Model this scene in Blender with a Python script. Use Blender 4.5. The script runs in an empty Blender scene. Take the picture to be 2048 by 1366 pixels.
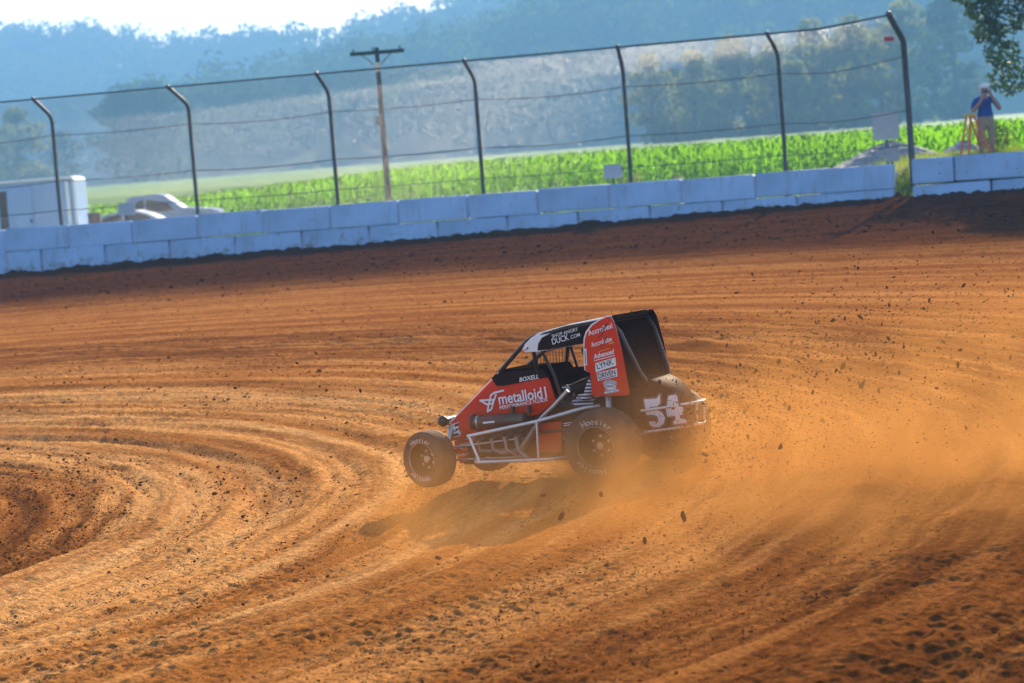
import bpy, bmesh, math, random
import numpy as np
from mathutils import Vector, Matrix
random.seed(7); rng = np.random.default_rng(11)
R = math.radians
S = bpy.context.scene
COL = S.collection

# ------------------------------------------------------------------ camera
EYE = 3.1
cam = bpy.data.cameras.new('camera'); cam.lens = 85.0; cam.sensor_width = 36.0
cam.clip_start = 0.5; cam.clip_end = 4000
cam.dof.use_dof = True; cam.dof.focus_distance = 20.0; cam.dof.aperture_fstop = 2.8
co = bpy.data.objects.new('camera', cam); COL.objects.link(co)
_p, _rho = -math.atan(375.8/4836.0), R(4.5)
fv = Vector((0, math.cos(_p), math.sin(_p))); u0 = Vector((0, -math.sin(_p), math.cos(_p))); r0 = Vector((1, 0, 0))
rv = r0*math.cos(_rho) - u0*math.sin(_rho); uv = r0*math.sin(_rho) + u0*math.cos(_rho)
M = Matrix((rv, uv, -fv)).transposed().to_4x4(); M.translation = (0, 0, EYE)
co.matrix_world = M
S.camera = co

# ------------------------------------------------------------------ sky, sun, exposure
SUN_AZ, SUN_EL = R(17.5), R(23)          # azimuth measured from +Y towards +X
w = bpy.data.worlds.new('World'); S.world = w; w.use_nodes = True
nt = w.node_tree; bg = nt.nodes['Background']
sky = nt.nodes.new('ShaderNodeTexSky'); sky.sky_type = 'NISHITA'; sky.sun_disc = False
sky.sun_elevation = SUN_EL; sky.sun_rotation = SUN_AZ
sky.altitude = 200; sky.air_density = 1.0; sky.dust_density = 1.3; sky.ozone_density = 2.0
nt.links.new(sky.outputs[0], bg.inputs[0]); bg.inputs[1].default_value = 0.10
sl = bpy.data.lights.new('sun', 'SUN'); sl.energy = 5.0; sl.angle = R(0.5); sl.color = (1.0, 0.80, 0.56)
so = bpy.data.objects.new('sun', sl); COL.objects.link(so)
sd = Vector((math.sin(SUN_AZ)*math.cos(SUN_EL), math.cos(SUN_AZ)*math.cos(SUN_EL), math.sin(SUN_EL)))
so.rotation_euler = sd.to_track_quat('Z', 'Y').to_euler(); so.location = (30, 60, 60)
S.view_settings.view_transform = 'Standard'; S.view_settings.look = 'None'
S.view_settings.gamma = 1.0; S.view_settings.use_curve_mapping = False
S.view_settings.exposure = 1.36
S.cycles.use_denoising = True
S.cycles.use_adaptive_sampling = True; S.cycles.adaptive_threshold = 0.02
S.cycles.volume_bounces = 2
S.cycles.volume_max_steps = 256
S.cycles.max_bounces = 6; S.cycles.diffuse_bounces = 3; S.cycles.glossy_bounces = 3
S.cycles.transparent_max_bounces = 8

# ------------------------------------------------------------------ materials
def mat(name, col, rough=0.6, metal=0.0, var=0.15, scale=6.0, bump=0.0, bscale=40.0, spec=0.5, trans=0.0, dust=0.0, matte=0.0):
    m = bpy.data.materials.new(name); m.use_nodes = True
    n = m.node_tree.nodes; l = m.node_tree.links; b = n['Principled BSDF']
    b.inputs['Roughness'].default_value = rough; b.inputs['Metallic'].default_value = metal
    b.inputs['Specular IOR Level'].default_value = spec
    tc = n.new('ShaderNodeTexCoord')
    nz = n.new('ShaderNodeTexNoise'); nz.inputs['Scale'].default_value = scale; nz.inputs['Detail'].default_value = 6
    l.new(tc.outputs['Object'], nz.inputs['Vector'])
    mr = n.new('ShaderNodeMapRange'); mr.inputs[1].default_value = 0.3; mr.inputs[2].default_value = 0.7
    mr.inputs[3].default_value = 1-var; mr.inputs[4].default_value = 1+var
    l.new(nz.outputs['Fac'], mr.inputs[0])
    mx = n.new('ShaderNodeMix'); mx.data_type = 'RGBA'; mx.blend_type = 'MULTIPLY'; mx.inputs[0].default_value = 1
    mx.inputs[6].default_value = (*col, 1); l.new(mr.outputs[0], mx.inputs[7])
    out = mx.outputs[2]
    if dust > 0:
        nd = n.new('ShaderNodeTexNoise'); nd.inputs['Scale'].default_value = 9; nd.inputs['Detail'].default_value = 8
        l.new(tc.outputs['Object'], nd.inputs['Vector'])
        dr = n.new('ShaderNodeMapRange'); dr.inputs[1].default_value = 0.35; dr.inputs[2].default_value = 0.75
        dr.inputs[3].default_value = dust*0.4; dr.inputs[4].default_value = min(1, dust*1.5)
        l.new(nd.outputs['Fac'], dr.inputs[0])
        m2 = n.new('ShaderNodeMix'); m2.data_type = 'RGBA'; l.new(dr.outputs[0], m2.inputs[0])
        l.new(out, m2.inputs[6]); m2.inputs[7].default_value = (0.30, 0.17, 0.08, 1); out = m2.outputs[2]
    l.new(out, b.inputs['Base Color'])
    if bump > 0:
        nb = n.new('ShaderNodeTexNoise'); nb.inputs['Scale'].default_value = bscale; nb.inputs['Detail'].default_value = 6
        l.new(tc.outputs['Object'], nb.inputs['Vector'])
        bp = n.new('ShaderNodeBump'); bp.inputs['Strength'].default_value = bump; bp.inputs['Distance'].default_value = 0.02
        l.new(nb.outputs['Fac'], bp.inputs['Height']); l.new(bp.outputs[0], b.inputs['Normal'])
    if matte > 0:
        df = n.new('ShaderNodeBsdfDiffuse'); l.new(out, df.inputs[0])
        mq = n.new('ShaderNodeMixShader'); mq.inputs[0].default_value = matte
        l.new(b.outputs[0], mq.inputs[1]); l.new(df.outputs[0], mq.inputs[2]); l.new(mq.outputs[0], n['Material Output'].inputs[0])
    if trans > 0:
        tr = n.new('ShaderNodeBsdfTranslucent'); l.new(out, tr.inputs[0])
        ms = n.new('ShaderNodeMixShader'); ms.inputs[0].default_value = trans
        l.new(b.outputs[0], ms.inputs[1]); l.new(tr.outputs[0], ms.inputs[2])
        l.new(ms.outputs[0], n['Material Output'].inputs[0])
    return m

# ------------------------------------------------------------------ mesh helpers
class MB:
    def __init__(s): s.v = []; s.f = []
    def add(s, vs, fs):
        o = len(s.v); s.v += [tuple(v) for v in vs]; s.f += [tuple(i+o for i in f) for f in fs]; return s
    def box(s, c, d, rot=None, bev=0.0):
        hx, hy, hz = d[0]/2, d[1]/2, d[2]/2
        if bev <= 0:
            vs = [Vector((x*hx, y*hy, z*hz)) for x in (-1, 1) for y in (-1, 1) for z in (-1, 1)]
            fs = [(0,1,3,2),(4,6,7,5),(0,4,5,1),(2,3,7,6),(0,2,6,4),(1,5,7,3)]
        else:
            bm = bmesh.new(); bmesh.ops.create_cube(bm, size=1)
            for v in bm.verts: v.co = Vector((v.co.x*d[0], v.co.y*d[1], v.co.z*d[2]))
            bmesh.ops.bevel(bm, geom=bm.edges[:], offset=bev, segments=2, affect='EDGES')
            bm.verts.ensure_lookup_table()
            vs = [v.co.copy() for v in bm.verts]; fs = [[v.index for v in f.verts] for f in bm.faces]; bm.free()
        if rot is not None: vs = [rot @ v for v in vs]
        return s.add([v+Vector(c) for v in vs], fs)
    def tube(s, pts, r, n=8, cap=True):
        pts = [Vector(p) for p in pts]; rs = r if isinstance(r, (list, tuple)) else [r]*len(pts)
        vs = []; fs = []; up = Vector((0, 0, 1)); prev = None
        for i, p in enumerate(pts):
            t = (pts[min(i+1, len(pts)-1)]-pts[max(i-1, 0)]).normalized()
            a = prev if prev is not None else (up if abs(t.z) < .9 else Vector((1, 0, 0)))
            a = (a-t*a.dot(t)).normalized(); b = t.cross(a); prev = a
            for k in range(n):
                q = 2*math.pi*k/n; vs.append(p+(a*math.cos(q)+b*math.sin(q))*rs[i])
        for i in range(len(pts)-1):
            for k in range(n):
                fs.append((i*n+k, i*n+(k+1) % n, (i+1)*n+(k+1) % n, (i+1)*n+k))
        if cap: fs += [tuple(range(n))[::-1], tuple((len(pts)-1)*n+k for k in range(n))]
        return s.add(vs, fs)
    def lathe_y(s, prof, n=40, c=(0, 0, 0)):      # prof: (radius, y)
        vs = []; fs = []
        for (r_, y) in prof:
            for k in range(n):
                a = 2*math.pi*k/n; vs.append((c[0]+r_*math.cos(a), c[1]+y, c[2]+r_*math.sin(a)))
        m = len(prof)
        for i in range(m-1):
            for k in range(n):
                fs.append((i*n+k, (i+1)*n+k, (i+1)*n+(k+1) % n, i*n+(k+1) % n))
        return s.add(vs, fs)
    def prism(s, poly, y0, y1, yscale=None, cham=0.0):   # poly in (x,z), extruded along y
        n = len(poly); cx = sum(p[0] for p in poly)/n; cz = sum(p[1] for p in poly)/n
        ys = yscale or (lambda x, z: 1.0)
        rings = []
        if cham > 0:
            mid = (y0+y1)/2; h = (y1-y0)/2
            for yy, k in ((-h, cham), (-h+cham*.3, cham*.3), (-h+cham, 0), (h-cham, 0), (h-cham*.3, cham*.3), (h, cham)):
                ring = []
                for x, z in poly:
                    d = math.hypot(x-cx, z-cz) or 1
                    q = max(0, 1-k/d)
                    x2, z2 = cx+(x-cx)*q, cz+(z-cz)*q
                    ring.append((x2, mid+yy*ys(x2, z2), z2))
                rings.append(ring)
        else:
            rings = [[(x, y*ys(x, z), z) for x, z in poly] for y in (y0, y1)]
        vs = [v for r_ in rings for v in r_]; fs = [tuple(range(n))]
        for i in range(len(rings)-1):
            for k in range(n):
                fs.append((i*n+k, (i+1)*n+k, (i+1)*n+(k+1) % n, i*n+(k+1) % n))
        fs.append(tuple((len(rings)-1)*n+k for k in range(n))[::-1])
        return s.add(vs, fs)
    def sphere(s, c, r, nu=14, nv=9):
        r = r if isinstance(r, (tuple, list)) else (r, r, r)
        vs = [(c[0], c[1], c[2]+r[2])]; fs = []
        for i in range(1, nv):
            t = math.pi*i/nv
            for k in range(nu):
                a = 2*math.pi*k/nu
                vs.append((c[0]+r[0]*math.sin(t)*math.cos(a), c[1]+r[1]*math.sin(t)*math.sin(a), c[2]+r[2]*math.cos(t)))
        vs.append((c[0], c[1], c[2]-r[2])); L = len(vs)-1
        for k in range(nu): fs.append((0, 1+k, 1+(k+1) % nu))
        for i in range(nv-2):
            for k in range(nu):
                a = 1+i*nu; fs.append((a+k, a+nu+k, a+nu+(k+1) % nu, a+(k+1) % nu))
        a = 1+(nv-2)*nu
        for k in range(nu): fs.append((a+k, L, a+(k+1) % nu))
        return s.add(vs, fs)
    def mesh(s, name, m=None, smooth=False, fix=True):
        me = bpy.data.meshes.new(name); me.from_pydata(s.v, [], s.f)
        if fix:
            bm = bmesh.new(); bm.from_mesh(me); bmesh.ops.recalc_face_normals(bm, faces=bm.faces[:]); bm.to_mesh(me); bm.free()
        if m: me.materials.append(m)
        if smooth:
            me.polygons.foreach_set('use_smooth', [True]*len(me.polygons))
            try: me.set_sharp_from_angle(angle=R(38))
            except Exception: pass
        return me
    def build(s, name, m, parent=None, smooth=False, **k):
        return link(name, s.mesh(name, m, smooth), parent, **k)

def link(name, me, parent=None, loc=None, rot=None, label=None, cat=None, group=None, kind=None):
    o = bpy.data.objects.new(name, me); COL.objects.link(o)
    if parent: o.parent = parent
    if loc is not None: o.location = loc
    if rot is not None: o.rotation_euler = rot
    tag(o, label, cat, group, kind); return o
def tag(o, label=None, cat=None, group=None, kind=None):
    for k, v in (('label', label), ('category', cat), ('group', group), ('kind', kind)):
        if v: o[k] = v
    return o
def empty(name, loc=(0, 0, 0), rz=0, label=None, cat=None, group=None):
    o = bpy.data.objects.new(name, None); COL.objects.link(o); o.location = loc; o.rotation_euler = (0, 0, rz)
    o.empty_display_size = .2; return tag(o, label, cat, group)
def npmesh(name, V, Fc, m=None, smooth=False):
    """V (n,3) array, Fc (m,k) int array of equal sized faces"""
    me = bpy.data.meshes.new(name); V = np.ascontiguousarray(V, np.float32); Fc = np.ascontiguousarray(Fc, np.int32)
    k = Fc.shape[1]
    me.vertices.add(len(V)); me.vertices.foreach_set('co', V.ravel())
    me.loops.add(Fc.size); me.loops.foreach_set('vertex_index', Fc.ravel())
    me.polygons.add(len(Fc)); me.polygons.foreach_set('loop_start', np.arange(0, Fc.size, k, dtype=np.int32))
    me.update(calc_edges=True); me.validate()
    if smooth: me.polygons.foreach_set('use_smooth', np.ones(len(Fc), bool))
    if m: me.materials.append(m)
    return me

# numpy gradient noise --------------------------------------------------
_perm = rng.permutation(4096)
_g = rng.uniform(0, 2*np.pi, 4096)
def pn(x, y):
    xi = np.floor(x).astype(np.int64); yi = np.floor(y).astype(np.int64); xf = x-xi; yf = y-yi
    def gr(ix, iy, dx, dy):
        h = _perm[(_perm[ix & 4095]+iy) & 4095]; a = _g[h]; return np.cos(a)*dx+np.sin(a)*dy
    u_ = xf*xf*xf*(xf*(xf*6-15)+10); v_ = yf*yf*yf*(yf*(yf*6-15)+10)
    a = gr(xi, yi, xf, yf)*(1-u_)+gr(xi+1, yi, xf-1, yf)*u_
    b = gr(xi, yi+1, xf, yf-1)*(1-u_)+gr(xi+1, yi+1, xf-1, yf-1)*u_
    return (a*(1-v_)+b*v_)*1.5
def fbm(x, y, o=4, g=.5):
    t = 0; a = 1
    for i in range(o): t = t+a*pn(x+17.3*i, y-9.1*i); x = x*2; y = y*2; a *= g
    return t

# ------------------------------------------------------------------ terrain functions
CX, CY = -12.5, 22.0
def sstep(a, b, x):
    t = np.clip((x-a)/(b-a), 0, 1); return t*t*(3-2*t)
_rt = np.linspace(0, 800, 8001)
_ft = np.interp(_rt, [0, 8, 10.3, 13.3, 14.5, 24, 33, 41, 60, 800], [0, .0, .05, .35, .40, .62, .88, 1.17, 1.25, 1.25])
_k = np.exp(-np.linspace(-2, 2, 13)**2); _ft = np.convolve(np.pad(_ft, 6, 'edge'), _k/_k.sum(), 'valid')
def wallY(X):
    return 60.82-.269*X - sstep(9.5, 9.72, X)*1.15
def track_base(X, Y):
    r = np.hypot(X-CX, Y-CY)
    return np.interp(r, _rt, _ft)+.0155*X*np.clip(r/41, 0, 1)*np.clip((Y-14)/46, 0, 1)
def outer_base(X, Y):
    d = Y-wallY(X)
    z = .75-.1*sstep(4, 20, d)
    z = z+(1.25-.75)*(1-sstep(0, 3, d))*.0
    berm = sstep(7.2, 10.6, X)*(1-sstep(9, 15, d))
    z = z+berm*(.62+.70*sstep(.8, 3.0, d))*1.0
    z = z+sstep(10.2, 11, X)*(1-sstep(3, 5, d))*(1-sstep(.8, 3.0, d))*.68
    return z

# ------------------------------------------------------------------ track
def track_mat():
    m = bpy.data.materials.new('clay'); m.use_nodes = True
    n = m.node_tree.nodes; l = m.node_tree.links; b = n['Principled BSDF']
    b.inputs['Roughness'].default_value = .9; b.inputs['Specular IOR Level'].default_value = .0
    tc = n.new('ShaderNodeTexCoord')
    def noise(sc, det=5, vec=None, ro=.6):
        t = n.new('ShaderNodeTexNoise'); t.inputs['Scale'].default_value = sc; t.inputs['Detail'].default_value = det
        t.inputs['Roughness'].default_value = ro
        l.new(vec or tc.outputs['Object'], t.inputs['Vector']); return t.outputs['Fac']
    def mth(op, a, c=None, cl=False):
        t = n.new('ShaderNodeMath'); t.operation = op; t.use_clamp = cl
        for i, v in enumerate((a, c)):
            if v is None: continue
            if isinstance(v, (int, float)): t.inputs[i].default_value = v
            else: l.new(v, t.inputs[i])
        return t.outputs[0]
    def mapr(v, a, c, d, e):
        t = n.new('ShaderNodeMapRange'); l.new(v, t.inputs[0])
        for i, q in enumerate((a, c, d, e)): t.inputs[i+1].default_value = q
        t.interpolation_type = 'SMOOTHSTEP'; return t.outputs[0]
    def mixc(f, a, c):
        t = n.new('ShaderNodeMix'); t.data_type = 'RGBA'
        if isinstance(f, float): t.inputs[0].default_value = f
        else: l.new(f, t.inputs[0])
        for i, q in ((6, a), (7, c)):
            if isinstance(q, tuple): t.inputs[i].default_value = (*q, 1)
            else: l.new(q, t.inputs[i])
        return t.outputs[2]
    sx = n.new('ShaderNodeSeparateXYZ'); l.new(tc.outputs['Object'], sx.inputs[0])
    dx = mth('SUBTRACT', sx.outputs[0], CX); dy = mth('SUBTRACT', sx.outputs[1], CY)
    r = mth('SQRT', mth('ADD', mth('MULTIPLY', dx, dx), mth('MULTIPLY', dy, dy)))
    th = mth('ARCTAN2', dy, dx)
    # polar coordinates stretched along the direction of travel
    wob = mth('MULTIPLY', mth('SUBTRACT', noise(.35, 4), .5), 5.0)
    rq = mth('ADD', r, mth('MULTIPLY', wob, .10))
    def bands(fr, ft, det, ro, off=0.0):
        pv = n.new('ShaderNodeCombineXYZ'); l.new(mth('MULTIPLY', rq, fr), pv.inputs[0]); l.new(mth('ADD', mth('MULTIPLY', th, ft), off), pv.inputs[1])
        return noise(1.0, det, pv.outputs[0], ro)
    groove = bands(2.1, .7, 4, .55)              # broad bands worn along the line of travel
    streak = bands(5.5, 5.0, 6, .65, 3.0)       # finer drag marks
    rw = mth('ADD', r, mth('MULTIPLY', wob, .35))
    base = mixc(mapr(groove, .36, .64, 0, 1), (.28, .100, .023), (.50, .215, .060))
    base = mixc(mapr(streak, .42, .70, 0, .75), base, (.24, .080, .017))
    base = mixc(mapr(noise(.8, 6), .45, .72, 0, .5), base, (.23, .078, .017))
    dry = mixc(mapr(groove, .40, .58, 0, 1), (.38, .145, .034), (.60, .285, .090))
    dry = mixc(mapr(streak, .45, .68, 0, .8), dry, (.22, .075, .015))
    inner = mth('MULTIPLY', mapr(rw, 8.2, 8.9, 0, 1), mapr(rw, 12.5, 16.5, 1, 0))
    c1 = mixc(inner, base, dry)
    # pale slick bands at the inside of the turn
    for rc, wd_, am in ((9.35, .38, .75), (10.15, .22, .6), (11.25, .20, .55), (12.6, .3, .35)):
        q = mth('DIVIDE', mth('SUBTRACT', mth('ADD', r, mth('MULTIPLY', wob, .12)), rc), wd_)
        gq = mth('EXPONENT', mth('MULTIPLY', mth('MULTIPLY', q, q), -1.0))
        c1 = mixc(mth('MULTIPLY', mth('MULTIPLY', gq, am), mapr(streak, .35, .6, 1, .35)), c1, (.66, .37, .15))
    core = mth('MULTIPLY', mapr(mth('ADD', r, mth('MULTIPLY', wob, .12)), 8.3, 9.0, 1, 0), mapr(groove, .38, .60, .8, .1))
    c2 = mixc(core, c1, (.13, .048, .012))
    crumbz = mth('MULTIPLY', mth('MULTIPLY', mapr(rw, 14.5, 16.5, 0, 1), mapr(rw, 18.5, 20.5, 1, 0)), mapr(streak, .36, .60, .1, .8))
    c2 = mixc(crumbz, c2, (.12, .038, .008))
    moist = mth('MULTIPLY', mapr(mth('ADD', r, mth('MULTIPLY', wob, .35)), 24.0, 33.0, 0, 1), mapr(streak, .3, .6, 1.0, .84))
    c3 = mixc(moist, c2, (.034, .0115, .0035))
    # loose damp soil at the near right
    dd = mth('ADD', mth('MULTIPLY', sx.outputs[0], .55), mth('MULTIPLY', sx.outputs[1], -1.0))
    damp = mapr(mth('ADD', dd, mth('MULTIPLY', wob, .25)), -11.4, -9.4, 0, .45)
    c4 = mixc(damp, c3, (.06, .023, .008))
    fine = mapr(noise(26, 4), .3, .7, .72, 1.28)
    mm = n.new('ShaderNodeMix'); mm.data_type = 'RGBA'; mm.blend_type = 'MULTIPLY'; mm.inputs[0].default_value = 1
    l.new(c4, mm.inputs[6]); l.new(fine, mm.inputs[7])
    l.new(mm.outputs[2], b.inputs['Base Color'])
    bp = n.new('ShaderNodeBump'); bp.inputs['Strength'].default_value = .9; bp.inputs['Distance'].default_value = .05
    l.new(mth('ADD', noise(13, 7, ro=.68), mth('MULTIPLY', noise(70, 3), .25)), bp.inputs['Height']); l.new(bp.outputs[0], b.inputs['Normal'])
    l.new(mapr(streak, .3, .7, .85, .55), b.inputs['Roughness'])
    return m
CLAY = track_mat()

def make_track():
    fine = np.linspace(-1, 1, 581)
    sC = np.concatenate([-np.geomspace(30, 1.06, 16), fine, np.geomspace(1.06, 30, 16)])
    # rows: Y below the wall, spacing grows with distance squared; last row ends at the wall
    inv = np.linspace(1/9.5, 1/64.0, 1080); yf = 1/inv
    yr = np.concatenate([np.linspace(-80, 9.0, 24), yf])
    Sx, Yr = np.meshgrid(sC, yr)
    X = Sx*(0.262*np.clip(Yr, 6, None)+1.6)
    end = np.clip(wallY(np.clip(X, -60, 60))+.32, 20, 90)
    t = np.clip((Yr-30)/(64.0-30), 0, 1)
    Y = Yr+t**1.5*(end-64.0)
    Z = track_base(X, Y)
    r = np.hypot(X-CX, Y-CY); th = np.arctan2(Y-CY, X-CX)
    near = np.exp(-((Y-15)/26.)**2)
    # ruts following the line of travel
    rut = fbm(r*1.9, th*1.1+3, 4, .6)
    amp = np.interp(r, [0, 7, 9, 12, 15, 24, 32, 41, 60], [.05, .05, .04, .028, .02, .014, .025, .045, .045])
    Z += rut*amp
    Z += pn(r*4.2, th*.9)*np.interp(r, [0, 5, 7, 12, 15, 19], [.012, .02, .024, .017, .010, .0])
    # named grooves at the inside of the turn
    wig = .22*pn(th*2.2, th*0+4.)
    for rc, a, wd in ((7.3, .03, .18), (7.9, -.03, .2), (8.55, -.045, .20), (8.95, .05, .18), (9.75, .03, .15), (10.05, -.035, .16), (10.6, .03, .2), (11.25, .03, .18), (11.6, -.03, .2), (12.3, -.02, .25), (14.6, -.04, .4), (17.3, .05, .5), (18.0, -.05, .35), (21.5, .03, .6)):
        Z += a*np.exp(-((r+wig-rc)/wd)**2)*(.75+.5*pn(th*5+rc, r*.6))
    # lumps and clods
    lump = fbm(X*3.2, Y*2.4, 3, .55)
    Z += lump*np.interp(r, [0, 9, 13, 16, 24, 30, 41], [.010, .006, .007, .006, .006, .018, .03])*(.6+.8*np.clip(fbm(X*.35+5, Y*.3, 2)+.5, 0, 1.4))
    f2 = .45*pn(X*5.5, Y*6.5)+.8*(.5-np.abs(pn(X*7+3, Y*9)))+.75*pn(X*15, Y*17)+.6*pn(X*29, Y*27)
    Z += f2*np.interp(r, [0, 9, 13, 16, 24, 30, 41], [.022, .016, .017, .013, .009, .018, .024])*(.5+1.0*np.clip(fbm(X*.5+3, Y*.45, 3)+.45, 0, 1.2))*np.interp(Y, [10, 18], [.55, 1])
    f3 = pn(X*19, Y*13)+.6*pn(X*34+7, Y*22)
    Z += f3*np.interp(r, [0, 9, 13, 16, 24, 30, 41], [.008, .006, .006, .005, .0035, .006, .008])*(.5+np.clip(fbm(X*.6, Y*.5+40, 2)+.5, 0, 1.3))
    crust = np.clip(fbm(X*1.1, Y*1.4+9, 4, .55), 0, 1)
    Z += crust*.035*np.exp(-((r-17.5)/3.)**2)
    wet = sstep(-12.2, -10.4, .55*X-Y)
    Z += wet*(.025*fbm(X*4, Y*4, 3)+.018*np.clip(pn(X*11, Y*11), 0, 1))
    lip = np.exp(-((end-Y)/.9)**2)                 # dirt thrown up against the wall
    Z += lip*.10*fbm(X*1.2, Y*2, 4, .6)
    Z += .02*sstep(28, 40, r)*np.clip(pn(X*7, Y*5), 0, 1)
    n0, n1 = Sx.shape
    idx = np.arange(n0*n1).reshape(n0, n1)
    Fc = np.stack([idx[:-1, :-1], idx[:-1, 1:], idx[1:, 1:], idx[1:, :-1]], -1).reshape(-1, 4)
    link('dirt_track', npmesh('dirt_track', np.stack([X, Y, Z], -1).reshape(-1, 3), Fc, CLAY, True), kind='structure')
make_track()

# ------------------------------------------------------------------ ground outside the track
def green_ground(name, c1, c2, c3, sc):
    m = mat(name, c1, .9, var=.2, scale=3, spec=.1, bump=.5, bscale=12)
    n = m.node_tree.nodes; l = m.node_tree.links; b = n['Principled BSDF']
    src = b.inputs['Base Color'].links[0].from_socket
    nz = n.new('ShaderNodeTexNoise'); nz.inputs['Scale'].default_value = sc; nz.inputs['Detail'].default_value = 6
    tc = [x for x in n if x.type == 'TEX_COORD'][0]; l.new(tc.outputs['Object'], nz.inputs[0])
    cr = n.new('ShaderNodeValToRGB'); cr.color_ramp.elements[0].position = .42; cr.color_ramp.elements[1].position = .6
    cr.color_ramp.elements[0].color = (*c2, 1); cr.color_ramp.elements[1].color = (*c3, 1); l.new(nz.outputs['Fac'], cr.inputs[0])
    mx = n.new('ShaderNodeMix'); mx.data_type = 'RGBA'; mx.inputs[0].default_value = .6
    l.new(src, mx.inputs[6]); l.new(cr.outputs[0], mx.inputs[7]); l.new(mx.outputs[2], b.inputs['Base Color'])
    return m
VERGE = green_ground('verge_grass', (.14, .18, .03), (.22, .24, .03), (.12, .18, .03), .9)
FIELD = green_ground('crop_field', (.14, .30, .08), (.17, .33, .09), (.12, .25, .07), .08)
WOODFLOOR = green_ground('woodland_floor', (.035, .06, .025), (.03, .05, .02), (.05, .07, .03), .05)

KH = 2.0      # the hills lie far off
def hill(X, Y):
    X = X/KH; Y = Y/KH
    return EYE+KH*(hill0(X, Y)-EYE)
def hill0(X, Y):
    # crop plain, then two wooded hills
    z = .65+2.0*sstep(120, 300, Y)
    xi = X
    hb = np.interp(xi, [-90, -62, -50, -30, -5, 10, 40, 90, 200, 400], [0, 0, 6, 7.6, 11.5, 17, 24, 30, 32, 32])
    rise = sstep(335, 430, Y-np.clip(xi, -60, 60)*.35)
    z = z+hb*rise
    ha = np.interp(xi, [-500, -200, -123, -97, -61, -54, -32, -18, 10, 60, 300, 700], [34, 34, 33, 28, 26, 26, 28, 31, 38, 40, 40, 40])
    z = z+np.maximum(0, ha-hb*rise*.9)*sstep(480, 720, Y)
    return z+fbm(X*.03, Y*.03, 3)*1.2*sstep(330, 420, Y)
def grid_mesh(name, xs, ts, fy, fz, m, kind='structure'):
    Xg, Tg = np.meshgrid(xs, ts); Yg = fy(Xg, Tg); Zg = fz(Xg, Yg)
    n0, n1 = Xg.shape; idx = np.arange(n0*n1).reshape(n0, n1)
    Fc = np.stack([idx[:-1, :-1], idx[:-1, 1:], idx[1:, 1:], idx[1:, :-1]], -1).reshape(-1, 4)
    return link(name, npmesh(name, np.stack([Xg, Yg, Zg], -1).reshape(-1, 3), Fc, m, True), kind=kind)
xs_outer = np.concatenate([np.linspace(-200, -32, 12), np.linspace(-30, 30, 241), np.linspace(32, 200, 12)])
def fy_outer(X, Tt):
    w0 = wallY(np.clip(X, -60, 60))+.32; return w0+(130-w0)*Tt**1.6
grid_mesh('grass_verge', xs_outer, np.linspace(0, 1, 90), fy_outer,
          lambda X, Y: outer_base(X, Y)+fbm(X*1.3, Y*1.3, 3)*.03-.05*(1-sstep(.0, .5, Y-wallY(np.clip(X, -60, 60))-.32)), VERGE)
grid_mesh('crop_plain', np.linspace(-360, 360, 181), np.linspace(129.9, 690, 110), lambda X, Tt: Tt,
          lambda X, Y: .65+(1.75)*sstep(129.9, 134, Y)*np.ones_like(X)+.55*sstep(140, 640, Y)+fbm(X*.35, Y*.2, 3)*.12, FIELD)
grid_mesh('wooded_hill', np.linspace(-1300, 1300, 161), np.linspace(660, 1720, 100), lambda X, Tt: Tt, lambda X, Y: hill(X, Y)+.25, WOODFLOOR)

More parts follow.
